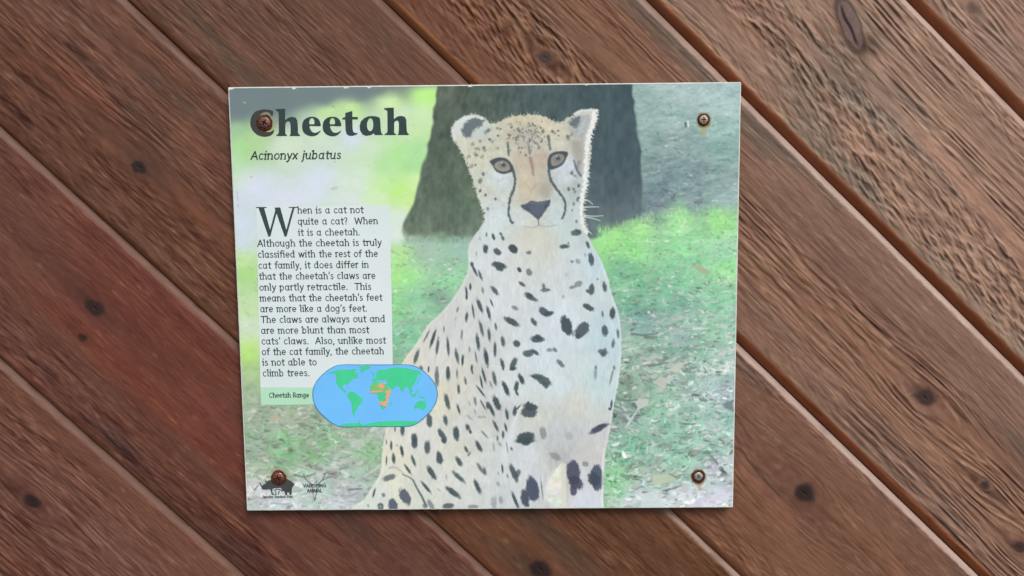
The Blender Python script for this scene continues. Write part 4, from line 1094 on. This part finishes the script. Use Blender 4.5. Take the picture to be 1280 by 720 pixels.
# letters as pen strokes: x-height 1, baseline 0, y upwards; (strokes, advance)
GL = {
    'a': ([arc(.42, .5, .36, .5), A_((.8, 1), (.79, .14), (.92, .0))], 1.02),
    'b': ([A_((.12, 1.5), (.12, 0)), flag(.12, 1.5), arc(.47, .5, .36, .5)], .98),
    'c': ([arc(.47, .5, .39, .5, 48, 312)], .84),
    'd': ([arc(.44, .5, .37, .5), A_((.82, 1.5), (.82, .12), (.94, 0)), flag(.82, 1.5)], 1.04),
    'e': ([A_((.1, .5), (.83, .53)), arc(.47, .5, .38, .5, 4, 312)], .94),
    'f': ([A_((.27, 0), (.27, 1.2)), arc(.52, 1.2, .25, .3, 180, 65, 6), A_((.04, .96), (.58, .96))], .62),
    'g': ([arc(.42, .52, .36, .48), A_((.8, 1), (.8, -.15)), arc(.44, -.12, .36, .34, 0, -150, 8)], 1.0),
    'h': ([A_((.14, 1.5), (.14, 0)), flag(.14, 1.5), arc(.48, .62, .34, .38, 175, 0, 8), A_((.82, .62), (.82, 0))], .98),
    'i': ([A_((.17, 1), (.17, .0)), flag(.17, 1), A_((.17, 1.4), (.17, 1.42))], .40),
    'j': ([A_((.2, 1), (.2, -.2), (.02, -.46)), A_((.2, 1.4), (.2, 1.42))], .40),
    'k': ([A_((.14, 1.5), (.14, 0)), flag(.14, 1.5), A_((.74, 1), (.17, .48)), A_((.3, .58), (.8, 0))], .86),
    'l': ([A_((.17, 1.5), (.17, .1), (.27, .0)), flag(.17, 1.5)], .42),
    'm': ([A_((.14, 1), (.14, 0)), flag(.14, 1), arc(.43, .64, .29, .36, 175, 0, 8), A_((.72, .64), (.72, 0)), arc(1.01, .64, .29, .36, 175, 0, 8), A_((1.3, .64), (1.3, 0))], 1.46),
    'n': ([A_((.14, 1), (.14, 0)), flag(.14, 1), arc(.48, .62, .34, .38, 175, 0, 8), A_((.82, .62), (.82, 0))], .98),
    'o': ([arc(.48, .5, .41, .5)], .96),
    'p': ([A_((.14, 1), (.14, -.46)), flag(.14, 1), arc(.49, .5, .36, .5)], 1.0),
    'q': ([arc(.44, .5, .37, .5), A_((.82, 1), (.82, -.46))], 1.0),
    'r': ([A_((.16, 1), (.16, 0)), flag(.16, 1), arc(.46, .6, .3, .4, 170, 65, 6)], .62),
    's': ([smooth_open([(.6, .86), (.38, .99), (.15, .9), (.16, .66), (.4, .5), (.62, .34), (.58, .08), (.32, 0), (.08, .13)], 3)], .72),
    't': ([A_((.3, 1.32), (.3, .22)), arc(.5, .22, .2, .22, 180, 290, 6), A_((.06, .97), (.62, .97))], .66),
    'u': ([A_((.14, 1), (.14, .38)), flag(.14, 1), arc(.46, .38, .32, .38, 180, 360, 8), A_((.8, 1), (.8, .1), (.92, 0))], 1.0),
    'v': ([A_((.05, 1), (.42, 0), (.8, 1))], .84),
    'w': ([A_((.05, 1), (.36, 0), (.66, .95), (.98, 0), (1.28, 1))], 1.32),
    'x': ([A_((.06, 1), (.76, 0)), A_((.76, 1), (.06, 0))], .82),
    'y': ([A_((.06, 1), (.44, .02)), A_((.8, 1), (.4, -.1), (.22, -.42), (.05, -.45))], .84),
    'A': ([A_((.0, 0), (.56, 1.42), (1.12, 0)), A_((.22, .5), (.9, .5))], 1.14),
    'W': ([A_((.05, 1.42), (.45, 0), (.87, 1.35), (1.3, 0), (1.7, 1.42))], 1.72),
    'T': ([A_((.55, 1.42), (.55, 0)), A_((.02, 1.4), (1.08, 1.4))], 1.08),
    'C': ([arc(.68, .71, .58, .71, 48, 312, 18)], 1.2),
    'R': ([A_((.14, 1.42), (.14, 0)), A_((.14, 1.42), (.5, 1.42)), arc(.5, 1.06, .36, .36, 90, -90, 8), A_((.5, .7), (.14, .7)), A_((.5, .7), (1.0, 0))], 1.04),
    'S': ([smooth_open([(.8, 1.24), (.5, 1.42), (.2, 1.3), (.2, .98), (.5, .75), (.82, .5), (.8, .14), (.45, 0), (.1, .17)], 3)], .96),
    'P': ([A_((.14, 1.42), (.14, 0)), A_((.14, 1.42), (.5, 1.42)), arc(.5, 1.04, .38, .38, 90, -90, 8), A_((.5, .66), (.14, .66))], .98),
    'V': ([A_((.02, 1.42), (.55, 0), (1.08, 1.42))], 1.1),
    'N': ([A_((.14, 0), (.14, 1.42), (1.05, 0), (1.05, 1.42))], 1.2),
    'I': ([A_((.17, 0), (.17, 1.42))], .36),
    'H': ([A_((.14, 0), (.14, 1.42)), A_((1.02, 0), (1.02, 1.42)), A_((.14, .74), (1.02, .74))], 1.18),
    'G': ([arc(.68, .71, .58, .71, 48, 350, 18), A_((.75, .66), (1.22, .66), (1.22, .2))], 1.34),
    'M': ([A_((.1, 0), (.2, 1.42), (.72, .2), (1.24, 1.42), (1.34, 0))], 1.46),
    'L': ([A_((.14, 1.42), (.14, 0), (.85, 0))], .9),
    '.': ([A_((.16, .03), (.17, .03))], .36),
    ',': ([A_((.18, .05), (.1, -.26))], .36),
    "'": ([A_((.16, 1.5), (.1, 1.14))], .28),
    '?': ([arc(.34, 1.14, .28, .3, 160, -60, 9), A_((.46, .9), (.34, .62), (.34, .42)), A_((.34, .03), (.35, .03))], .74),
    ' ': ([], .44)}


def text_width(s):
    return sum(GL[c][1] + TRACK + (.12 if c == ' ' else 0) for c in s) - .1 - TRACK


def write(cut, s, p0, p1, xh, pen, slant=0.0, dot=1.35):
    """set the line s between two measured baseline points"""
    a, b = at(*p0), at(*p1)
    ex = (b - a) / np.linalg.norm(b - a)
    k = np.linalg.norm(b - a) / text_width(s)
    q = at(p0[0], p0[1] - xh)
    ys = np.linalg.norm(q - a)
    ey = np.array([ex[1], -ex[0]])
    cur = 0.0
    for c in s:
        st, adv = GL[c]
        for P in st:
            P = np.asarray(P, float).copy()
            P[:, 0] = P[:, 0] * .92 + .04
            wv = .92 if len(P) > 6 else 1.15
            tiny = len(P) == 2 and np.hypot(*(P[1] - P[0])) < .05
            W2 = a + np.outer((P[:, 0] + cur) * k + P[:, 1] * slant * ys, ex) + np.outer(P[:, 1] * ys, ey)
            cut.line(W2, pen * ys * (dot if tiny else wv))
            if len(P) == 2 and P[1, 1] == 0 and P[0, 0] == P[1, 0] and P[0, 1] > .3 and c != 'T':
                F2 = np.array([(P[1, 0] - .12, .01), (P[1, 0] + .14, .01)])
                cut.line(a + np.outer(F2[:, 0] + cur, ex) * k + np.outer(F2[:, 1] * slant * ys, ex) + np.outer(F2[:, 1] * ys, ey), pen * ys * .68)
        cur += adv + TRACK + (.12 if c == ' ' else 0)


INK = mat_flat('faded_black_ink', (52, 66, 68), .45, .08, 120)
INK2 = mat_flat('faded_grey_ink', (58, 72, 76), .45, .08, 120)
Z1, Z2, Z3 = -0.00022, -0.00034, -0.00046
cutbox = lambda x0, y0, x1, y1, st=STEP: Cut(*at(x0, y0), *at(x1, y1), st)

# pale text panel and green caption strip
pq = [at(*p) for p in ((320.5, 258.5), (487.5, 256.5), (491.5, 484), (325.6, 484.6))]
panel_me = poly_mesh('text_panel', [bl(*p, Z1) for p in pq], [(0, 3, 2, 1)])
panel = link('text_panel', panel_me, sign, mat_flat('text_panel_print', (208, 225, 227), .42, .035, 14, 0, (213, 227, 232)))
pq = [at(*p) for p in ((325.6, 484.75), (420, 484.2), (420, 505.4), (326.6, 506.2))]
strip = link('caption_strip', poly_mesh('caption_strip', [bl(*p, Z1) for p in pq], [(0, 3, 2, 1)]), sign, mat_flat('caption_strip_print', (172, 220, 192), .42, .04, 20))

# title
c = cutbox(305, 128, 520, 178, .0002)
z1 = lambda P: [at(310 + x / 10.667, 130 + y / 10.667) for x, y in P]
z2 = lambda P: [at(410 + x / 10.667, 130 + y / 10.667) for x, y in P]
hP = [(370, 68), (420, 64), (492, 62), (496, 70), (497, 215), (540, 182), (590, 170), (638, 184), (660, 225), (665, 300), (668, 380), (678, 400), (696, 414), (692, 426), (553, 426), (568, 400), (570, 340), (568, 270), (558, 236), (535, 228), (510, 240), (500, 262), (498, 380), (505, 402), (522, 416), (520, 426), (376, 426), (380, 414), (404, 398), (412, 370), (410, 112), (395, 96), (372, 88)]
c.poly(z1(hP))
for dx, dy in ((0, 0), (274, 0)):
    sh = lambda P: [(x + dx, y + dy) for x, y in P]
    c.poly(smooth_closed(z1(sh([(845, 169), (900, 176), (945, 206), (966, 255), (968, 292), (900, 295), (826, 293), (832, 335), (860, 374), (900, 384), (940, 370), (968, 350), (958, 378), (915, 416), (850, 430), (780, 410), (736, 365), (722, 300), (735, 232), (780, 187)])), 3),
           [smooth_closed(z1(sh([(848, 188), (824, 212), (818, 264), (850, 270), (884, 266), (886, 226), (872, 194)])), 3)])
c.poly(z2([(232, 118), (318, 94), (326, 100), (326, 172), (402, 173), (396, 205), (327, 205), (328, 320), (334, 362), (350, 382), (375, 388), (402, 384), (385, 406), (330, 424), (282, 422), (248, 398), (236, 350), (230, 206), (188, 206), (196, 184), (230, 173)]))
c.poly(z2([(590, 160), (640, 164), (690, 182), (698, 230), (702, 300), (708, 372), (716, 392), (732, 404), (726, 413), (628, 413), (612, 390), (570, 414), (510, 424), (462, 406), (430, 354), (422, 290), (440, 230), (488, 184), (540, 164)]),
       [smooth_closed(z2([(565, 190), (590, 202), (604, 250), (602, 310), (586, 350), (560, 362), (536, 344), (521, 300), (526, 240), (545, 202)]), 3)])
c.poly(z2([(750, 55), (800, 50), (872, 48), (878, 56), (880, 202), (922, 168), (978, 157), (1026, 172), (1045, 212), (1048, 300), (1052, 368), (1062, 388), (1080, 402), (1074, 413), (928, 413), (942, 388), (946, 330), (946, 262), (938, 226), (916, 220), (894, 232), (884, 252), (882, 368), (890, 392), (910, 404), (906, 413), (752, 413), (758, 400), (786, 384), (794, 360), (792, 96), (778, 80), (752, 74)]))
c.poly(smooth_closed(z1([(190, 74), (262, 74), (332, 92), (336, 130), (330, 158), (314, 156), (285, 116), (235, 104), (182, 124), (152, 180), (148, 250), (160, 310), (200, 352), (258, 374), (310, 368), (346, 342), (338, 388), (300, 420), (230, 436), (150, 422), (82, 376), (42, 312), (32, 240), (50, 160), (102, 100)]), 2))
INKT = mat_flat('faded_title_ink', (54, 70, 72), .45, .08, 120)
_n = INKT.node_tree
_b = _n.nodes['Principled BSDF']
_src = _b.inputs['Base Color'].links[0].from_socket
_tc = _n.nodes.new('ShaderNodeTexCoord')
_sb = _n.nodes.new('ShaderNodeVectorMath')
_sb.operation = 'DISTANCE'
_sp = at(333, 155)
_sb.inputs[1].default_value = bl(_sp[0], _sp[1], 0)
_n.links.new(_tc.outputs['Object'], _sb.inputs[0])
_mr = _n.nodes.new('ShaderNodeMapRange')
_mr.inputs['From Min'].default_value = .007
_mr.inputs['From Max'].default_value = .019
_mr.inputs['To Min'].default_value = .95
_mr.inputs['To Max'].default_value = 0
_n.links.new(_sb.outputs['Value'], _mr.inputs['Value'])
_mx = _n.nodes.new('ShaderNodeMix')
_mx.data_type = 'RGBA'
_n.links.new(_mr.outputs['Result'], _mx.inputs['Factor'])
_n.links.new(_src, _mx.inputs['A'])
_mx.inputs['B'].default_value = (*[float(v) for v in lin((78, 62, 54))], 1)
_n.links.new(_mx.outputs['Result'], _b.inputs['Base Color'])
c.mesh('title_lettering', Z2, sign, INKT)

# species name
c = cutbox(308, 182, 432, 206)
write(c, 'Acinonyx jubatus', (313.5, 199.2), (425.2, 198.2), 6.9, .105, .17)
c.mesh('species_lettering', Z2, sign, INK)

# the paragraph
c = cutbox(316, 252, 490, 478)
LINES = [('hen is a cat not', 372, 454, 266.6), ('quite a cat?  When', 372.3, 472, 280.5), ('it is a cheetah.', 373, 449.5, 294.3), ('Although the cheetah is truly', 322.2, 476.5, 308.0), ('classified with the rest of the', 322.6, 472, 321.8),
         ('cat family, it does differ in', 323.2, 460.5, 335.5), ("that the cheetah's claws are", 323.8, 469, 349.2), ('only partly retractile.  This', 324.4, 463.5, 362.9), ("means that the cheetah's feet", 325, 477.5, 376.5), ("are more like a dog's feet.", 325.6, 458.5, 389.9),
         ('The claws are always out and', 326.4, 481, 403.3), ('are more blunt than most', 326.6, 461, 416.9), ("cats' claws.  Also, unlike most", 327, 482, 430.2), ('of the cat family, the cheetah', 327.5, 479.5, 443.5), ('is not able to', 328.2, 395.5, 456.7), ('climb trees.', 328.6, 386.5, 470.2)]
for s, xa, xb, y in LINES:
    write(c, s, (xa, y), (xb, y - (xb - xa) * .0075), 5.55, .100)
zt = lambda x, y: at(290 + x / 5.3333, 240 + y / 5.3333)
mmpx = W / 641 / 5.3333
for P in ([(176, 103), (214, 103), (262, 280), (254, 297), (243, 297)], [(244, 290), (256, 297), (308, 103), (294, 103)], [(284, 103), (322, 103), (370, 280), (362, 297), (351, 297)], [(352, 290), (364, 297), (418, 103), (404, 103)]):
    c.poly([zt(*p) for p in P])
c.line([zt(164, 103.5), zt(228, 103)], 3.4 * mmpx)
c.line([zt(382, 102.5), zt(434, 102)], 3.4 * mmpx)
c.mesh('paragraph_lettering', Z2, panel, INK2)

c = cutbox(330, 486, 390, 502)
write(c, 'Cheetah Range', (336.6, 496.8), (386.0, 496.4), 3.95, .115)
c.mesh('caption_lettering', Z2, strip, INK)

# range map
zm = lambda P: [at(385 + x / 7.53, 450 + y / 7.53) for x, y in P]
OV = smooth_closed(zm([(310, 42), (480, 41), (640, 41), (800, 41), (955, 42), (1040, 70), (1110, 120), (1170, 182), (1210, 252), (1222, 322), (1210, 392), (1170, 464), (1110, 532), (1040, 590), (955, 625), (800, 628), (640, 629), (480, 629), (310, 630), (225, 595), (150, 534), (90, 470), (54, 400), (42, 332), (50, 260), (86, 190), (150, 122), (228, 68)]), 3)
c = cutbox(386, 452, 552, 537, .0003)
c.poly(OV)
rmap = c.mesh('range_map', Z2 - .00008, sign, mat_flat('map_outline_ink', (62, 128, 172), .42, .06, 60))
ctr = OV.mean(0)
e = OV - ctr
OV2 = ctr + e * (1 - .0009 / np.linalg.norm(e, axis=1))[:, None]
c = cutbox(386, 452, 552, 537, .0003)
c.poly(OV2)
c.mesh('ocean', Z2 - .00018, rmap, mat_flat('map_ocean_print', (112, 190, 253), .42, .03, 30))
c = cutbox(386, 452, 552, 537, .0002)
LAND = [
    [(185, 128), (225, 108), (262, 95), (350, 88), (400, 92), (420, 84), (455, 82), (440, 110), (470, 130), (472, 165), (440, 172), (400, 198), (375, 232), (350, 224), (326, 240), (332, 268), (352, 284), (364, 310), (340, 298), (306, 268), (280, 240), (264, 205), (266, 150), (252, 126), (215, 126)],
    [(480, 66), (520, 56), (582, 56), (586, 72), (545, 94), (515, 112), (500, 122), (494, 100), (498, 84)],
    [(376, 312), (408, 294), (442, 304), (470, 330), (516, 360), (506, 402), (480, 432), (456, 472), (438, 500), (448, 534), (428, 522), (416, 470), (412, 410), (386, 372), (370, 336)],
    [(612, 200), (606, 178), (636, 168), (642, 146), (650, 108), (688, 86), (722, 94), (742, 84), (830, 68), (930, 75), (1000, 94), (1058, 104), (1050, 130), (1032, 142), (1020, 182), (998, 232), (974, 262), (986, 288), (962, 300), (946, 262), (922, 250), (886, 298), (864, 262), (840, 240), (800, 276), (768, 262), (746, 226), (740, 192), (716, 186), (700, 194), (670, 184), (640, 204)],
    [(600, 222), (650, 204), (702, 212), (742, 224), (756, 262), (776, 294), (796, 290), (776, 332), (748, 370), (752, 402), (740, 434), (706, 462), (686, 442), (676, 400), (660, 352), (650, 316), (600, 312), (584, 280)],
    [(998, 450), (1008, 420), (1032, 394), (1066, 380), (1082, 392), (1094, 374), (1116, 426), (1104, 458), (1080, 474), (1052, 452), (1014, 456)],
    [(308, 622), (340, 600), (480, 592), (524, 610), (600, 590), (780, 572), (1000, 574), (1034, 584), (952, 618), (640, 624)]]
for P in LAND:
    c.poly(smooth_closed(zm(P), 2))
for P, r in (([(615, 128), (622, 148)], 7), ([(1030, 220), (1045, 190), (1052, 165)], 5), ([(1056, 120), (1064, 140)], 6), ([(962, 300), (978, 338)], 8), ([(1000, 332), (1010, 322)], 11), ([(1028, 280), (1034, 310)], 6), ([(1040, 345), (1075, 348), (1100, 358)], 6), ([(786, 396), (780, 425)], 6), ([(1172, 455), (1160, 480)], 5), ([(484, 565), (488, 590)], 6), ([(985, 348), (1015, 350)], 3), ([(370, 250), (392, 258)], 4), ([(590, 115), (606, 112)], 5)):
    c.line(zm(P), r * W / 641 / 7.53)
c.mesh('land', Z2 - .00026, rmap, mat_flat('map_land_print', (72, 206, 152), .42, .05, 60))
c = cutbox(455, 470, 495, 515, .0002)
for P in ([(604, 232), (650, 216), (664, 226), (668, 262), (700, 276), (740, 232), (752, 268), (748, 290), (690, 296), (640, 300), (596, 292), (592, 272)],):
    c.poly(smooth_closed(zm(P), 2))
c.mesh('former_range', Z2 - .00034, rmap, mat_flat('map_former_range_print', (128, 192, 118), .42, .08, 90))
c = cutbox(455, 470, 495, 515, .0002)
for P, r in (([(690, 240), (694, 246)], 25), ([(718, 222), (720, 224)], 9), ([(592, 300), (650, 298), (700, 290)], 8), ([(740, 300), (770, 300)], 13), ([(770, 296), (752, 332), (744, 352)], 15), ([(748, 350), (744, 390), (716, 405)], 12), ([(690, 402), (722, 412)], 18), ([(715, 425), (738, 425)], 10)):
    c.line(zm(P), r * W / 641 / 7.53)
c.mesh('present_range', Z2 - .00042, rmap, mat_flat('map_range_print', (226, 166, 132), .42, .06, 90))

# emblems at the foot
ze = lambda P: [at(320 + x / 12.8, 580 + y / 12.8) for x, y in P]
pe = W / 641 / 12.8
c = cutbox(320, 590, 372, 626)
c.poly(ze([(58, 300), (74, 296), (84, 322), (98, 346), (134, 320), (160, 312), (144, 264), (160, 258), (178, 292), (190, 256), (206, 268), (240, 250), (280, 225), (360, 205), (440, 215), (500, 240), (560, 270), (596, 300), (622, 322), (600, 348), (578, 382), (572, 440), (572, 492), (534, 492), (536, 456), (504, 448), (500, 492), (466, 492), (460, 442), (420, 420), (396, 378), (290, 386), (262, 402), (266, 460), (292, 484), (290, 492), (252, 490), (240, 430), (220, 402), (150, 408), (96, 402), (88, 366)]))
for P, r in (([(290, 420), (330, 402), (390, 408), (412, 430)], 7), ([(318, 430), (322, 486)], 7), ([(372, 430), (360, 486)], 8), ([(300, 486), (330, 486)], 5), ([(410, 428), (430, 436)], 6)):
    c.line(ze(P), r * pe)
emb = c.mesh('rhino_emblem', Z2, sign, mat_flat('emblem_ink', (70, 72, 76), .45, .1, 120))
c = cutbox(324, 616, 370, 626, .0001)
write(c, 'Species Survival Plan', (328.4, 622.4), (366.0, 622.2), 2.1, .14)
c.mesh('emblem_lettering', Z2, emb, INK)
c = cutbox(376, 590, 412, 628)
for P, r in (([(765, 158), (776, 212), (815, 258), (850, 290), (905, 335)], 10), ([(1108, 150), (1085, 215), (1045, 270), (1000, 312), (965, 335)], 11), ([(1075, 150), (1110, 158), (1130, 140)], 8), ([(905, 380), (912, 470), (932, 560)], 5), ([(985, 375), (968, 460), (960, 500), (948, 565)], 9), ([(945, 550), (942, 570)], 17), ([(975, 270), (955, 300)], 5), ([(1130, 118), (1160, 130), (1180, 175)], 13), ([(1150, 120), (1240, 112)], 9)):
    c.line(smooth_open(ze(P)), r * pe)
em2 = c.mesh('horned_head_emblem', Z2, sign, mat_flat('emblem_grey_ink', (116, 130, 132), .45, .1, 120))
c = cutbox(376, 602, 412, 618, .0001)
write(c, 'VANISHING', (379.4, 608.9), (407.6, 608.7), 2.7, .17)
write(c, 'ANIMAL', (384.0, 615.1), (402.4, 615.0), 2.7, .17)
c.mesh('emblem_lettering', Z2, em2, mat_flat('faint_ink', (84, 98, 102), .45, .1, 120))

# ------------------------------------------------------------------ screws
M_RUST = mat_flat('rusty_screw', (74, 48, 40), .45, .4, 420, .2, (112, 78, 70))
M_STEEL = mat_flat('dull_steel_screw', (146, 145, 146), .42, .22, 420, .4, (178, 178, 180))
M_STEEL2 = mat_flat('tan_stained_screw', (136, 122, 108), .48, .25, 420, .3, (172, 160, 148))
M_RUST2 = mat_flat('shiny_rusty_screw', (78, 40, 32), .3, .4, 420, .35, (126, 78, 68))
M_RING = mat_flat('rust_ring', (44, 27, 18), .85, .35, 500, 0, (84, 54, 30))
M_RECESS = mat_flat('screw_recess_dark', (28, 24, 24), .9, .2, 300)  # near-black colour for the cross recess


def screw(px, py, kind, var, text, rot):
    import bmesh
    p = at(px, py)
    R = 0.0064 if kind == 'rust' else 0.0048
    hgt = 0.0026 if kind == 'rust' else 0.0015
    root = bpy.data.objects.new('screw', None)
    root.location = bl(p[0], p[1], 0)
    root.empty_display_size = .01
    COL.objects.link(root)
    root.parent = sign
    root.matrix_parent_inverse = Matrix.Translation(-sign.location)
    ns, nr = 48, 14
    V, Fc = [], []
    for i in range(nr + 1):
        r = R * i / nr
        for j in range(ns):
            t = 2 * math.pi * j / ns
            x, y = r * math.cos(t), r * math.sin(t)
            z = hgt * math.sqrt(max(0, 1 - (r / R) ** 2 * .97))
            xr, yr = x * math.cos(rot) - y * math.sin(rot), x * math.sin(rot) + y * math.cos(rot)
            arm = max(min(abs(xr), abs(yr)) - R * .10, max(abs(xr), abs(yr)) - R * .50)
            if arm < 0:
                z -= min(0.0011, -arm * 4.0)
            z += .00008 * float(vn(x * 900, y * 900, int(px)))
            V.append((x, -z - .0005, y))
    for i in range(nr):
        for j in range(ns):
            a, b = i * ns + j, i * ns + (j + 1) % ns
            Fc.append((a, b, b + ns, a + ns))
    b0 = len(V)                                # shank through the board into the planks
    for z in (-.0004, .022):
        for j in range(12):
            t = 2 * math.pi * j / 12
            V.append((.002 * math.cos(t), z, .002 * math.sin(t)))
    for j in range(12):
        a, b = b0 + j, b0 + (j + 1) % 12
        Fc.append((a, b, b + 12, a + 12))
    me = poly_mesh('head', V, Fc)
    for f in me.polygons:
        f.use_smooth = True
    me.materials.append((M_RUST, M_RUST2)[var] if kind == 'rust' else (M_STEEL, M_STEEL2)[var])
    me.materials.append(M_RECESS)
    for f in me.polygons:
        c_ = f.center
        x, y = c_.x, c_.z
        xr, yr = x * math.cos(rot) - y * math.sin(rot), x * math.sin(rot) + y * math.cos(rot)
        if max(min(abs(xr), abs(yr)) - R * .10, max(abs(xr), abs(yr)) - R * .50) < 0 and c_.y < 0:
            f.material_index = 1
    h_o = bpy.data.objects.new('screw_head', me)
    COL.objects.link(h_o)
    h_o.parent = root
    # seat of rusty cup under the head
    V, Fc = [], []
    prof = [(.45, .0), (1.12, -.00095), (1.36 - .16 * var, -.0007), (1.52 - .2 * var, -.0002)] if kind == 'steel' else [(.45, 0), (1.1, -.0010), (1.22, -.0008), (1.32, -.0002)]
    for r, z in prof:
        for j in range(ns):
            t = 2 * math.pi * j / ns
            rr = R * r * (1 + .035 * math.sin(3 * t + px) + .02 * math.sin(7 * t))
            V.append((rr * math.cos(t), z - .00045, rr * math.sin(t)))
    for i in range(len(prof) - 1):
        for j in range(ns):
            a, b = i * ns + j, i * ns + (j + 1) % ns
            Fc.append((a, b, b + ns, a + ns))
    rm = poly_mesh('rust_ring', V, Fc)
    for f in rm.polygons:
        f.use_smooth = True
    rm.materials.append(M_RING)
    r_o = bpy.data.objects.new('rust_ring', rm)
    COL.objects.link(r_o)
    r_o.parent = root
    root['label'] = text
    return root


for s_ in SCR:
    screw(*s_)
# dirt caught along the top edge
DR = np.random.default_rng(3)
V, Fc = [], []
for px_ in (392, 405, 411, 447, 456, 462, 470, 476, 520, 566, 586, 590, 700, 742, 840):
    for _ in range(DR.integers(1, 4)):
        p = at(px_ + DR.normal(0, 2.5), 105)
        c0 = np.array([p[0], -.0006 - DR.uniform(0, .0008), DR.uniform(.0012, .006)])
        sz = DR.uniform(.0004, .0013)
        b = len(V)
        for d in ((1, 0, 0), (-1, 0, 0), (0, 1, 0), (0, -1, 0), (0, 0, 1), (0, 0, -1)):
            q = c0 + np.array(d) * sz * DR.uniform(.5, 1.3, 3)
            V.append(bl(*q))
        Fc += [(b + i, b + j, b + k) for i, j, k in ((0, 2, 4), (2, 1, 4), (1, 3, 4), (3, 0, 4), (2, 0, 5), (1, 2, 5), (3, 1, 5), (0, 3, 5))]
dirt = link('dirt_crumbs', poly_mesh('dirt_crumbs', V, Fc), None, mat_flat('dirt', (58, 46, 40), .95, .4, 900, 0, (112, 100, 90)))
tag(dirt, 'small dark crumbs of dirt caught along the top edge of the cheetah sign', 'dirt', None, 'stuff')
print('verts', sum(len(o.data.vertices) for o in bpy.data.objects if o.type == 'MESH'))
